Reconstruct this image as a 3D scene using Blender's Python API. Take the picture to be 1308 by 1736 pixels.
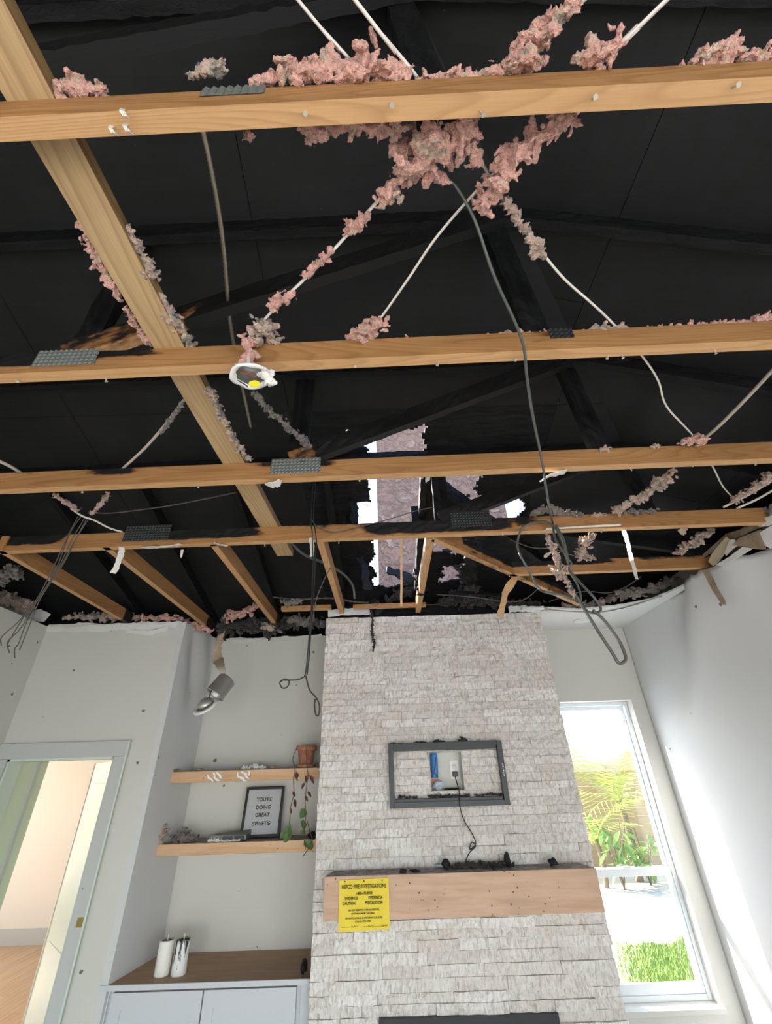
import bpy, bmesh, math, random
from mathutils import Vector, Matrix, noise

# ------------------------------------------------------------------ scene, camera, light
S = bpy.context.scene
for o in list(bpy.data.objects):
    bpy.data.objects.remove(o)
C = S.collection
V = Vector
IMG_W, IMG_H, FPX = 1308.0, 1736.0, 729.0
EYE = V((0, 0, 1.9))
PITCH, YAW, ROLL = math.radians(31.2), math.radians(0.5), math.atan(.0307)
_f = V((math.sin(YAW) * math.cos(PITCH), math.cos(YAW) * math.cos(PITCH), math.sin(PITCH)))
_r0 = V((math.cos(YAW), -math.sin(YAW), 0))
_u0 = _r0.cross(_f)
_R = _r0 * math.cos(ROLL) - _u0 * math.sin(ROLL)
_U = _r0 * math.sin(ROLL) + _u0 * math.cos(ROLL)
cd = bpy.data.cameras.new('camera')
cam = bpy.data.objects.new('camera', cd)
C.objects.link(cam)
m = Matrix((_R, _U, -_f)).transposed().to_4x4()
m.translation = EYE
cam.matrix_world = m
cd.sensor_fit = 'VERTICAL'
cd.sensor_height = 24.0
cd.lens = 24.0 * FPX / IMG_H
cd.clip_start, cd.clip_end = .02, 200
S.camera = cam

SUN_DIR = V((1.0, -.75, -.95)).normalized()      # the way the light travels
w = bpy.data.worlds.new('world'); S.world = w
w.use_nodes = True
nt = w.node_tree
nt.nodes.clear()
sky = nt.nodes.new('ShaderNodeTexSky')
sky.sky_type = 'NISHITA'
sky.sun_disc = False
sky.sun_elevation = math.asin(-SUN_DIR.z)
sky.sun_rotation = math.atan2(-SUN_DIR.x, -SUN_DIR.y)
sky.dust_density = 2.0
bg = nt.nodes.new('ShaderNodeBackground')
bg.inputs['Strength'].default_value = .75
wo = nt.nodes.new('ShaderNodeOutputWorld')
nt.links.new(sky.outputs[0], bg.inputs['Color'])
nt.links.new(bg.outputs[0], wo.inputs['Surface'])
sl = bpy.data.lights.new('sun', 'SUN')
sl.energy = 22.0; sl.angle = math.radians(.6); sl.color = (1, .96, .9)
so = bpy.data.objects.new('sun', sl); C.objects.link(so)
so.rotation_euler = SUN_DIR.to_track_quat('-Z', 'Y').to_euler()
so.location = (-20, 10, 20)

def area(name, loc, look, sx, sy, power, color=(1, 1, 1)):
    l = bpy.data.lights.new(name, 'AREA'); l.shape = 'RECTANGLE'; l.size = sx; l.size_y = sy
    l.energy = power; l.color = color
    o = bpy.data.objects.new(name, l); C.objects.link(o); o.location = loc
    o.rotation_euler = V(look).to_track_quat('-Z', 'Z').to_euler()
    return o
# daylight lamps at unseen openings: rear glass doors, a left window, next-room windows
area('rear_glass_door_daylight', (0.2, -3.12, 1.25), (0, 1, -1.15), 3.4, 2.1, 215, (.98, .99, 1))
area('rear_window_daylight', (-2.72, -1.2, 1.5), (1, .1, .1), 2.0, 1.4, 30, (.97, .99, 1))
area('side_fill_light', (2.17, -1.4, 1.5), (-1, .25, -.1), 1.9, 1.5, 60, (.9, .96, 1))  # lamp added to brighten the alcove side wall; its window is invented
area('window_daylight', (1.73, 4.25, 1.5), (-.1, -1, -.12), .68, 1.75, 11, (.74, .87, 1))
area('next_room_daylight', (-6.7, 6.2, 1.6), (1, -.1, 0), 2.6, 1.8, 52, (.96, 1, .95))
S.cycles.max_bounces = 8; S.cycles.diffuse_bounces = 4; S.cycles.glossy_bounces = 3; S.cycles.caustics_reflective = False; S.cycles.caustics_refractive = False
S.view_settings.view_transform = 'Standard'
S.view_settings.look = 'None'
S.view_settings.exposure = -0.12
S.view_settings.gamma = 1.0
S.view_settings.use_curve_mapping = False

# ------------------------------------------------------------------ helpers
rnd = random.Random(7)
def ray(x, y):
    return _f + _R * ((x - IMG_W / 2) / FPX) - _U * ((y - IMG_H / 2) / FPX)
def at_x(x, y, X): d = ray(x, y); return EYE + d * ((X - EYE.x) / d.x)
def at_y(x, y, Y): d = ray(x, y); return EYE + d * ((Y - EYE.y) / d.y)
def at_z(x, y, Z): d = ray(x, y); return EYE + d * ((Z - EYE.z) / d.z)
ZC = 3.01                       # underside of the bottom chords

def tag(o, label=None, cat=None, group=None, kind=None):
    if label: o['label'] = label
    if cat: o['category'] = cat
    if group: o['group'] = group
    if kind: o['kind'] = kind
    return o
def thing(name, label, cat, loc=(0, 0, 0), group=None, rz=0.0):
    o = bpy.data.objects.new(name, None); C.objects.link(o)
    o.location = loc; o.rotation_euler = (0, 0, rz); o.empty_display_size = .05
    return tag(o, label, cat, group)
def link(name, me, mat, parent=None, smooth=False, world=None):
    o = bpy.data.objects.new(name, me); C.objects.link(o)
    if mat is not None: me.materials.clear(); me.materials.append(M[mat] if isinstance(mat, str) else mat)
    if smooth: me.polygons.foreach_set('use_smooth', [True] * len(me.polygons))
    if parent is not None:
        o.parent = parent
        if world:                                   # the mesh was given in world coordinates
            o.matrix_parent_inverse = parent_matrix(parent).inverted()
    return o
def parent_matrix(p):
    mm = Matrix.LocRotScale(p.location, p.rotation_euler, p.scale)
    if p.parent: mm = parent_matrix(p.parent) @ p.matrix_parent_inverse @ mm
    return mm
def mesh(name, verts, faces):
    me = bpy.data.meshes.new(name); me.from_pydata([tuple(v) for v in verts], [], faces); me.validate(); me.update(); return me
def bmobj(name, bm, mat, parent=None, smooth=False, world=None):
    me = bpy.data.meshes.new(name); bmesh.ops.recalc_face_normals(bm, faces=bm.faces)
    bm.to_mesh(me); bm.free(); return link(name, me, mat, parent, smooth, world)
def bbox(bm, lo, hi, bev=0.0, mtx=None):
    r = bmesh.ops.create_cube(bm, size=1.0)
    vs = r['verts']
    for v in vs:
        v.co = V([(lo[i] + hi[i]) / 2 + v.co[i] * (hi[i] - lo[i]) for i in range(3)])
    if bev > 0:
        es = list({e for v in vs for e in v.link_edges})
        g = bmesh.ops.bevel(bm, geom=es, offset=bev, segments=2, profile=.6, affect='EDGES')
        vs = [v for v in g['verts']] + [v for v in vs if v.is_valid]
    if mtx is not None:
        for v in set(vs): v.co = mtx @ v.co
    return vs
def box(name, lo, hi, mat, parent=None, bev=0.0, mtx=None, world=None):
    bm = bmesh.new(); bbox(bm, lo, hi, bev, mtx); return bmobj(name, bm, mat, parent, False, world)
def boxes(name, lst, mat, parent=None):
    bm = bmesh.new()
    for lo, hi in lst: bbox(bm, lo, hi)
    return bmobj(name, bm, mat, parent)
def smooth_path(pts, per=6):
    pts = [V(p) for p in pts]
    if len(pts) < 3: return pts
    P = [pts[0] * 2 - pts[1]] + pts + [pts[-1] * 2 - pts[-2]]
    out = []
    for i in range(1, len(P) - 2):
        a, b, c, d = P[i - 1:i + 3]
        for k in range(per):
            t = k / per
            out.append(.5 * ((2 * b) + (c - a) * t + (2 * a - 5 * b + 4 * c - d) * t * t + (3 * b - a - 3 * c + d) * t ** 3))
    out.append(pts[-1]); return out
def tube_mesh(name, pts, r, n=7, per=6, flat=1.0, rib=0.0):
    P = smooth_path(pts, per); verts = []; faces = []
    t = (P[1] - P[0]).normalized(); nrm = t.orthogonal().normalized()
    for i, p in enumerate(P):
        t2 = (P[min(i + 1, len(P) - 1)] - P[max(i - 1, 0)]).normalized()
        q = t.rotation_difference(t2); nrm = q @ nrm; t = t2
        b = t.cross(nrm)
        rr = (r(i / (len(P) - 1)) if callable(r) else r) * (1 + (rib if i % 2 else -rib))
        for k in range(n):
            a = 2 * math.pi * k / n
            verts.append(p + nrm * math.cos(a) * rr + b * math.sin(a) * rr * flat)
    for i in range(len(P) - 1):
        for k in range(n):
            faces.append((i * n + k, i * n + (k + 1) % n, (i + 1) * n + (k + 1) % n, (i + 1) * n + k))
    faces.append(tuple(range(n - 1, -1, -1))); faces.append(tuple(range(len(verts) - n, len(verts))))
    return mesh(name, verts, faces)
def tube(name, pts, r, mat, parent=None, n=7, per=6, flat=1.0, rib=0.0, world=None):
    return link(name, tube_mesh(name, pts, r, n, per, flat, rib), mat, parent, True, world)
def lathe_mesh(name, prof, n=24):
    verts = []; faces = []
    for r, z in prof:
        for k in range(n):
            a = 2 * math.pi * k / n; verts.append((r * math.cos(a), r * math.sin(a), z))
    for i in range(len(prof) - 1):
        for k in range(n):
            faces.append((i * n + k, i * n + (k + 1) % n, (i + 1) * n + (k + 1) % n, (i + 1) * n + k))
    faces.append(tuple(range(n - 1, -1, -1))); faces.append(tuple(range(len(verts) - n, len(verts))))
    return mesh(name, verts, faces)
def sheet(name, pts, thick, mat, parent=None, nrm=None):
    """A flat polygon (world points) given a thickness along its normal."""
    pts = [V(p) for p in pts]; n = len(pts)
    if nrm is None:
        nn = V((0, 0, 0))
        for i in range(n): nn += (pts[i] - pts[0]).cross(pts[(i + 1) % n] - pts[0])
        nrm = nn.normalized()
    nrm = V(nrm) * thick
    vs = pts + [p + nrm for p in pts]
    fs = [tuple(range(n)), tuple(range(2 * n - 1, n - 1, -1))] + [(i, i + n, (i + 1) % n + n, (i + 1) % n) for i in range(n)]
    bm = bmesh.new(); bv = [bm.verts.new(v) for v in vs]
    for f in fs: bm.faces.new([bv[i] for i in f])
    bmesh.ops.triangulate(bm, faces=[f for f in bm.faces if len(f.verts) > 4])
    return bmobj(name, bm, mat, parent)
def ribbon(name, pts, wdir, width, thick, mat, parent=None, per=5, rag=0.0, world=None):
    """A strip that follows pts; wdir spans its width; ragged edges when rag > 0."""
    P = smooth_path(pts, per); wd = V(wdir).normalized(); verts = []; faces = []
    for i, p in enumerate(P):
        t = (P[min(i + 1, len(P) - 1)] - P[max(i - 1, 0)]).normalized()
        wv = (wd - t * wd.dot(t)).normalized(); nn = t.cross(wv) * thick * .5
        wl = (width(i / (len(P) - 1)) if callable(width) else width) * .5
        a = wl * (1 + rnd.uniform(-rag, rag)); b = wl * (1 + rnd.uniform(-rag, rag))
        verts += [p + wv * a + nn, p - wv * b + nn, p - wv * b - nn, p + wv * a - nn]
    for i in range(len(P) - 1):
        for k in range(4):
            faces.append((i * 4 + k, i * 4 + (k + 1) % 4, i * 4 + 4 + (k + 1) % 4, i * 4 + 4 + k))
    faces.append((3, 2, 1, 0)); L = len(verts); faces.append((L - 4, L - 3, L - 2, L - 1))
    return link(name, mesh(name, verts, faces), mat, parent, False, world)
def text(name, s, size, mat, parent, loc, rot=(math.pi / 2, 0, 0), align='CENTER', sx=1.0, bold=0.0):
    cu = bpy.data.curves.new(name, 'FONT'); cu.body = s; cu.size = size; cu.align_x = align; cu.extrude = .0003; cu.offset = bold
    t = bpy.data.objects.new(name, cu); C.objects.link(t)
    dg = bpy.context.evaluated_depsgraph_get()
    me = bpy.data.meshes.new_from_object(t.evaluated_get(dg)); bpy.data.objects.remove(t); bpy.data.curves.remove(cu)
    o = link(name, me, mat, parent); o.location = loc; o.rotation_euler = rot; o.scale = (sx, 1, 1); return o
# ico blobs fused by a voxel remesh: fibreglass and ash clumps
_b = bmesh.new(); bmesh.ops.create_icosphere(_b, subdivisions=2, radius=1.0)
ICO_V = [v.co.copy() for v in _b.verts]; ICO_F = [tuple(v.index for v in f.verts) for f in _b.faces]; _b.free()
def clump(name, path, mat, label=None, cat='insulation', group=None, dens=1.0, vox=None, rag=.9, tone=.3, parent=None, squash=1.0):
    """path: list of (point, radius). Lumpy fibrous mass along it."""
    verts = []; faces = []
    for i in range(len(path)):
        p, r = V(path[i][0]), path[i][1]
        q, r2 = (V(path[i + 1][0]), path[i + 1][1]) if i + 1 < len(path) else (p, r)
        L = (q - p).length; n = max(5, int(2.6 * dens * (L / (.5 * min(r, r2)) + 2)))
        for k in range(n):
            t = (k + rnd.random()) / n; rr = r + (r2 - r) * t
            c = p.lerp(q, t) + V((rnd.gauss(0, 1), rnd.gauss(0, 1), rnd.gauss(0, 1) * squash)) * rr * .44
            s = rr * rnd.uniform(.22, .62); ax = V((rnd.uniform(.9, 2.1), rnd.uniform(.5, 1.1), rnd.uniform(.22, .6))) * s
            rot = Matrix.Rotation(rnd.uniform(0, 6.28), 3, V((rnd.gauss(0, 1), rnd.gauss(0, 1), rnd.gauss(0, 1) + .01)).normalized())
            b0 = len(verts); off = V((rnd.uniform(0, 99), 0, 0))
            for v in ICO_V:
                d = 1 + .7 * noise.noise(v * 1.9 + off)
                verts.append(c + rot @ V((v.x * ax.x * d, v.y * ax.y * d, v.z * ax.z * d)))
            faces += [tuple(j + b0 for j in f) for f in ICO_F]
        # a core so that the lumps hang together
        if i + 1 < len(path):
            b0 = len(verts); mid = (p + q) / 2; dv = (q - p)
            qq = V((1, 0, 0)).rotation_difference(dv.normalized()) if dv.length > 1e-6 else None
            for v in ICO_V:
                e = V((v.x * (dv.length * .62), v.y * min(r, r2) * .36, v.z * min(r, r2) * .36))
                verts.append(mid + (qq @ e if qq else e))
            faces += [tuple(j + b0 for j in f) for f in ICO_F]
    rm = min(r for _, r in path); vox = (vox * .62 if vox else max(.0026, min(.006, rm * .13)))
    me = mesh(name, verts, faces)
    o = link(name, me, None, None)
    md = o.modifiers.new('r', 'REMESH'); md.mode = 'VOXEL'; md.voxel_size = vox
    dg = bpy.context.evaluated_depsgraph_get()
    m2 = bpy.data.meshes.new_from_object(o.evaluated_get(dg)); o.modifiers.clear(); o.data = m2; bpy.data.meshes.remove(me); m2.name = name
    m2.materials.clear(); m2.materials.append(M[mat])
    k = 1 / max(rm, .008)
    for v, nn in zip(m2.vertices, [x.vector.copy() for x in m2.vertex_normals]):
        a = noise.noise(v.co * k * 1.3); b = noise.noise(v.co * k * 3.1 + V((9, 4, 2)))
        v.co += nn * rm * rag * (.16 * a + .22 * max(b, -.2)) + V((noise.noise(v.co * k * 2.2), noise.noise(v.co * k * 2.2 + V((5, 5, 5))), noise.noise(v.co * k * 2.2 + V((8, 1, 8))))) * rm * .26 * rag
    at = m2.attributes.new('tone', 'FLOAT', 'POINT')
    at.data.foreach_set('value', [max(0, min(1, tone + .75 * noise.noise(v.co * k * .55 + V((3, 3, 3))) + .25 * noise.noise(v.co * k * 2))) for v in m2.vertices])
    m2.polygons.foreach_set('use_smooth', [True] * len(m2.polygons)); m2.update()
    if parent: o.parent = parent
    if label: tag(o, label, cat, group)
    return o
def pxclump(name, pts, mat, label, z=None, y=None, **kw):
    P = []; grow = kw.pop('grow', 1.28)
    for q in pts:
        zz = q[3] if len(q) > 3 else z
        P.append((at_z(q[0], q[1], zz) if zz is not None else at_y(q[0], q[1], y), q[2] * grow))
    return clump(name, P, mat, label, **kw)

# ------------------------------------------------------------------ materials
M = {}
def mat(name, base=(.8, .8, .8), rough=.6, metal=0.0, spec=.5):
    mm = bpy.data.materials.new(name); mm.use_nodes = True; M[name] = mm
    n = mm.node_tree.nodes; b = n['Principled BSDF']
    b.inputs['Base Color'].default_value = (*base, 1); b.inputs['Roughness'].default_value = rough
    b.inputs['Metallic'].default_value = metal; b.inputs['Specular IOR Level'].default_value = spec
    return mm
class G:
    """small node-graph writer"""
    def __init__(s, name, rough=.6, spec=.5, metal=0.0):
        s.m = mat(name, rough=rough, spec=spec, metal=metal); s.t = s.m.node_tree; s.b = s.t.nodes['Principled BSDF']
    def n(s, kind, **kw):
        x = s.t.nodes.new('ShaderNode' + kind)
        for k, v in kw.items(): setattr(x, k, v)
        return x
    def put(s, sock, v):
        if hasattr(v, 'links') or hasattr(v, 'is_output'): s.t.links.new(v, sock)
        elif isinstance(v, tuple) and len(v) == 3 and sock.type == 'RGBA': sock.default_value = (*v, 1)
        else: sock.default_value = v
    def coord(s, scale=(1, 1, 1), obj=True, loc=(0, 0, 0)):
        c = s.n('TexCoord'); mp = s.n('Mapping'); mp.inputs['Scale'].default_value = scale; mp.inputs['Location'].default_value = loc
        if obj == 'world': s.t.links.new(s.n('NewGeometry').outputs['Position'], mp.inputs['Vector'])
        else: s.t.links.new(c.outputs['Object'], mp.inputs['Vector'])
        return mp.outputs[0]
    def noise(s, vec, scale, detail=4, rough=.55, dist=0.0, col=False):
        x = s.n('TexNoise'); s.t.links.new(vec, x.inputs['Vector']); x.inputs['Scale'].default_value = scale
        x.inputs['Detail'].default_value = detail; x.inputs['Roughness'].default_value = rough; x.inputs['Distortion'].default_value = dist
        return x.outputs['Color' if col else 'Fac']
    def vor(s, vec, scale, feature='F1', out='Distance', rand=1.0):
        x = s.n('TexVoronoi', feature=feature); s.t.links.new(vec, x.inputs['Vector']); x.inputs['Scale'].default_value = scale
        x.inputs['Randomness'].default_value = rand
        return x.outputs[out]
    def wave(s, vec, scale, dist, detail=2, dscale=1.0, bdir='Y'):
        x = s.n('TexWave', wave_type='BANDS', bands_direction=bdir); s.t.links.new(vec, x.inputs['Vector'])
        x.inputs['Scale'].default_value = scale; x.inputs['Distortion'].default_value = dist; x.inputs['Detail'].default_value = detail; x.inputs['Detail Scale'].default_value = dscale
        return x.outputs['Fac']
    def ramp(s, fac, stops, interp='LINEAR'):
        x = s.n('ValToRGB'); x.color_ramp.interpolation = interp; e = x.color_ramp.elements
        while len(e) < len(stops): e.new(.5)
        for el, (p, c) in zip(e, stops):
            el.position = p; el.color = (c, c, c, 1) if isinstance(c, (int, float)) else (*c, 1)
        s.put(x.inputs[0], fac); return x.outputs[0]
    def mix(s, fac, a, b, mode='MIX'):
        x = s.n('MixRGB', blend_type=mode); s.put(x.inputs[0], fac); s.put(x.inputs[1], a); s.put(x.inputs[2], b); return x.outputs[0]
    def math(s, op, a, b=0.0, clamp=False):
        x = s.n('Math', operation=op, use_clamp=clamp); s.put(x.inputs[0], a); s.put(x.inputs[1], b); return x.outputs[0]
    def attr(s, nm): x = s.n('Attribute', attribute_name=nm); return x.outputs['Fac']
    def rand(s): return s.n('ObjectInfo').outputs['Random']
    def bump(s, h, strength=.3, dist=.01):
        x = s.n('Bump'); x.inputs['Strength'].default_value = strength; x.inputs['Distance'].default_value = dist
        s.put(x.inputs['Height'], h); s.t.links.new(x.outputs[0], s.b.inputs['Normal'])
    def color(s, c): s.put(s.b.inputs['Base Color'], c)
    def rough(s, c): s.put(s.b.inputs['Roughness'], c)

def wood_mat(name, light, dark, charred=True, ring=34, rough=.62):
    g = G(name, rough=rough, spec=.35)
    r = g.rand(); off = g.n('CombineXYZ'); s5 = g.math('MULTIPLY', r, 37.0); g.put(off.inputs[0], s5); g.put(off.inputs[1], g.math('MULTIPLY', r, 11.0)); g.put(off.inputs[2], g.math('MULTIPLY', r, 5.0))
    ad = g.n('VectorMath', operation='ADD'); g.t.links.new(g.coord((1, 1, 1)), ad.inputs[0]); g.t.links.new(off.outputs[0], ad.inputs[1])
    mp = g.n('Mapping'); mp.inputs['Scale'].default_value = (.55, 7, 7); g.t.links.new(ad.outputs[0], mp.inputs['Vector'])
    big = g.noise(mp.outputs[0], 1.6, 2, .5)
    x = g.n('TexNoise'); x.inputs['Scale'].default_value = .9; x.inputs['Detail'].default_value = 1.5; g.t.links.new(mp.outputs[0], x.inputs['Vector'])
    rings = g.math('FRACT', g.math('MULTIPLY', x.outputs['Fac'], ring))
    line = g.ramp(rings, [(0, .1), (.55, .35), (.85, 1), (1, .1)])
    mp2 = g.n('Mapping'); mp2.inputs['Scale'].default_value = (6, 260, 260); g.t.links.new(ad.outputs[0], mp2.inputs['Vector'])
    fine = g.noise(mp2.outputs[0], 1.0, 2, .6)
    c = g.mix(g.math('MULTIPLY', line, .8), light, dark)
    c = g.mix(g.ramp(fine, [(.35, .35), (.65, 0)]), c, dark)
    c = g.mix(g.ramp(big, [(.3, .45), (.7, 0)]), c, tuple(v * .62 for v in light))
    kn = g.vor(g.coord((1.1, 9, 9), loc=(.3, .2, .1)), 1.3)
    c = g.mix(g.ramp(kn, [(.04, .85), (.1, 0)]), c, tuple(v * .35 for v in dark))
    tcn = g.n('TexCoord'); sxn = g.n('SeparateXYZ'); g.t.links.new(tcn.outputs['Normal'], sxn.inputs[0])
    under = g.math('LESS_THAN', sxn.outputs[2], -.5)          # underside lightened, other faces darkened: floor-bounce contrast put into the colour, plus soot mottle
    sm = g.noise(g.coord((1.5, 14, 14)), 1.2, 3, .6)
    smoke_shade = g.mix(g.ramp(sm, [(.3, 0), (.75, 1)]), (.86, .81, .76), (.60, .54, .48))
    if charred: c = g.mix(under, g.mix(1.0, c, smoke_shade, 'MULTIPLY'), g.mix(.12, c, (.8, .55, .33)))
    if charred:
        a = g.attr('char'); nz = g.noise(g.coord((9, 22, 22)), 1.0, 4, .65)
        k = g.math('ADD', a, g.math('MULTIPLY', g.math('SUBTRACT', nz, .5), 1.15))
        c = g.mix(g.ramp(k, [(.28, 0), (.47, .85), (.52, 1)]), c, (.13, .055, .018))
        c = g.mix(g.ramp(k, [(.44, 0), (.58, 1)]), c, (.0075, .0072, .0075))
    g.color(c); g.bump(g.math('ADD', g.math('MULTIPLY', line, .35), fine), .12, .003)
    return g
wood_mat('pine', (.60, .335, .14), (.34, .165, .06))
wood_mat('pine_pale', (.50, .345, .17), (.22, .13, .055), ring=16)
wood_mat('pine_clean', (.60, .40, .21), (.45, .27, .12), charred=False, ring=14)
g = G('char', rough=.7, spec=.2)
v1 = g.vor(g.coord((22, 60, 60)), 1.0, 'DISTANCE_TO_EDGE'); nz = g.noise(g.coord((3, 30, 30)), 1.5, 4, .6)
g.color(g.mix(g.ramp(nz, [(.35, 0), (.75, 1)]), (.004, .004, .0045), (.015, .0155, .017)))
g.bump(g.math('ADD', g.ramp(v1, [(0, 0), (.12, 1)]), g.math('MULTIPLY', nz, .8)), .3, .003)
g = G('char_flake', rough=.55, spec=.22)
nz = g.noise(g.coord((1, 1, 1)), 60, 4, .6)
g.color(g.mix(g.ramp(nz, [(.4, 0), (.8, 1)]), (.005, .005, .0055), (.028, .028, .031))); g.bump(nz, .8, .006)
g = G('sheathing', rough=.72, spec=.35)
cc = g.coord((1, 1, 1)); st = g.noise(g.coord((3, 26, 26)), 1.2, 4, .62); bl = g.noise(cc, 2.2, 3, .55)
wv = g.wave(g.coord((1, 1, 1)), 3.5, 7, 2, 1.2, 'X')
c = g.mix(g.ramp(st, [(.3, 0), (.8, 1)]), (.003, .0032, .0037), (.0095, .0098, .011))
c = g.mix(g.ramp(bl, [(.4, 0), (.75, .8)]), c, (.0115, .012, .013)); c = g.mix(g.math('MULTIPLY', g.ramp(wv, [(.6, 0), (1, 1)]), .22), c, (.003, .003, .003))
c = g.mix(g.ramp(g.vor(cc, 13), [(.018, .8), (.03, 0)]), c, (.10, .09, .08))
g.color(c); g.bump(g.math('ADD', st, bl), .35, .006)

def paint(name, col, specks=.02, scale=6.0, stain=0.0, rough=.55):
    g = G(name, rough=rough, spec=.3)
    p = g.coord(obj='world'); c = col
    tx = g.noise(p, 260, 2, .5); bl = g.noise(p, 1.3, 3, .5)
    c = g.mix(g.ramp(bl, [(.3, .10), (.7, 0)]), c, tuple(v * .86 for v in col))
    if stain: c = g.mix(g.math('MULTIPLY', g.ramp(g.noise(p, 2.4, 5, .6), [(.5, 0), (.8, 1)]), stain), c, (.42, .37, .30))
    if specks:
        wp = g.n('VectorMath', operation='ADD'); g.t.links.new(p, wp.inputs[0])
        sc = g.n('VectorMath', operation='SCALE'); g.t.links.new(g.noise(p, 24, 2, .5, col=True), sc.inputs[0]); sc.inputs['Scale'].default_value = .022; g.t.links.new(sc.outputs[0], wp.inputs[1])
        x = g.n('TexVoronoi'); g.t.links.new(wp.outputs[0], x.inputs['Vector']); x.inputs['Scale'].default_value = scale
        keep = g.ramp(g.math('FRACT', g.math('MULTIPLY', x.outputs['Color'], 7.31)), [(.34, 0), (.36, 1)])
        size = g.math('MULTIPLY', g.math('FRACT', g.math('MULTIPLY', x.outputs['Color'], 3.7)), specks * scale)
        sp = g.math('MULTIPLY', g.math('LESS_THAN', x.outputs['Distance'], size), keep)
        c = g.mix(g.math('MULTIPLY', sp, .8), c, (.045, .032, .025))
    g.color(c); g.bump(tx, .12, .002)
paint('wall_paint', (.60, .595, .55), .0125, 8.0)
paint('wall_paint_cool', (.62, .63, .63), .011, 6.5)
paint('wall_clean', (.62, .615, .575), 0)
paint('ceiling_paint', (.70, .71, .70), .006, 7, .25)
paint('trim_paint', (.52, .535, .525), .007, 5, rough=.4)
paint('cream_paint', (.78, .74, .67), 0)
paint('green_white', (.62, .70, .55), 0)
paint('door_white', (.60, .68, .61), .008, 7, rough=.4)
paint('cabinet_paint', (.56, .58, .60), .004, 6, rough=.4)
paint('torn_board', (.73, .72, .70), .006, 8, .6)
mat('gypsum', (.74, .72, .68), .9)
g = G('kraft', rough=.85, spec=.2); nz = g.noise(g.coord(obj='world'), 9, 5, .6); nz2 = g.noise(g.coord(obj='world'), 40, 3, .6)
g.color(g.mix(g.ramp(nz, [(.35, 0), (.7, 1)]), g.mix(nz2, (.34, .24, .17), (.20, .13, .085)), (.42, .35, .26))); g.bump(nz, .4, .01)
g = G('kraft_light', rough=.85, spec=.2); nz = g.noise(g.coord(obj='world'), 7, 5, .6)
g.color(g.mix(nz, (.62, .50, .30), (.55, .50, .40))); g.bump(nz, .4, .01)
g = G('paper_white', rough=.85, spec=.2); nz = g.noise(g.coord(obj='world'), 60, 4, .6)
g.color(g.mix(nz, (.62, .58, .53), (.82, .79, .75))); g.bump(nz, .5, .01)
# split-face ledger stone
g = G('ledger_stone', rough=.8, spec=.25)
p = g.coord(obj='world'); r = g.rand()
dg_ = g.n('Mapping'); dg_.inputs['Rotation'].default_value = (0, math.radians(24), 0); dg_.inputs['Scale'].default_value = (1.0, 1, .42); g.t.links.new(p, dg_.inputs['Vector'])
sp1 = g.noise(dg_.outputs[0], 62, 4, .58, .4); sp2 = g.vor(dg_.outputs[0], 48, 'SMOOTH_F1'); bl = g.noise(p, 7, 4, .6)
c = g.mix(r, (.90, .88, .85), (.72, .68, .63))
c = g.mix(g.ramp(bl, [(.46, 0), (.78, .75)]), c, (.74, .655, .575))
c = g.mix(g.ramp(sp1, [(.32, .75), (.52, 0)]), c, (.55, .49, .44))  # hollows darkened: relief shadow put into the stone colour
g.color(c); g.bump(g.math('ADD', g.math('MULTIPLY', sp1, 1.0), g.math('MULTIPLY', sp2, .9)), 1.0, .02)
mat('mortar', (.34, .31, .28), .9)
# sawn board, stained
def board(name, a, b, sooty=False):
    g = G(name, rough=.6, spec=.3); p = g.coord((2.2, 26, 26)); q = g.coord(obj='world')
    gr = g.noise(p, 1.4, 4, .6, .6); bl = g.noise(q, 3.1, 3, .5)
    c = g.mix(g.ramp(gr, [(.35, 0), (.7, 1)]), a, b); c = g.mix(g.ramp(bl, [(.5, 0), (.75, .35)]), c, tuple(v * .7 for v in b))
    if sooty:
        geo = g.n('NewGeometry'); sx = g.n('SeparateXYZ'); g.t.links.new(geo.outputs['Normal'], sx.inputs[0]); so_ = g.noise(q, 22, 5, .65)
        up = g.ramp(sx.outputs[2], [(.45, 0), (.75, 1)]); so2 = g.mix(g.ramp(so_, [(.38, 0), (.62, 1)]), (.40, .335, .30), (.13, .108, .10))
        c = g.mix(up, c, so2)
        sp = g.vor(q, 30); kp = g.ramp(g.noise(q, 5, 2, .5), [(.5, 0), (.6, 1)])
        c = g.mix(g.math('MULTIPLY', g.math('LESS_THAN', sp, .13), kp), c, (.07, .04, .03))
    g.color(c); g.bump(gr, .12, .003)
board('mantel_wood', (.60, .405, .285), (.50, .325, .215), True)
board('shelf_wood', (.66, .43, .26), (.56, .34, .18), True)
board('counter_wood', (.44, .30, .19), (.37, .245, .15))
g = G('floor_wood', rough=.38, spec=.5); q = g.coord((1, 1, 1), obj='world')
mp = g.n('Mapping'); mp.inputs['Rotation'].default_value = (0, 0, math.radians(0)); mp.inputs['Scale'].default_value = (16, .8, 1); g.t.links.new(q, mp.inputs['Vector'])
gr = g.noise(mp.outputs[0], 2.2, 4, .6, .5); g.color(g.mix(g.ramp(gr, [(.3, 0), (.7, 1)]), g.mix(g.rand(), (.40, .235, .12), (.52, .34, .19)), (.62, .43, .26)))
g = G('floor_bounce', rough=.8, spec=.2); q = g.coord(obj='world'); g.color(g.mix(g.noise(q, 3, 5, .6), (.66, .60, .52), (.80, .76, .69)))  # unseen floor made pale to bounce light up at the beams
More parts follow.
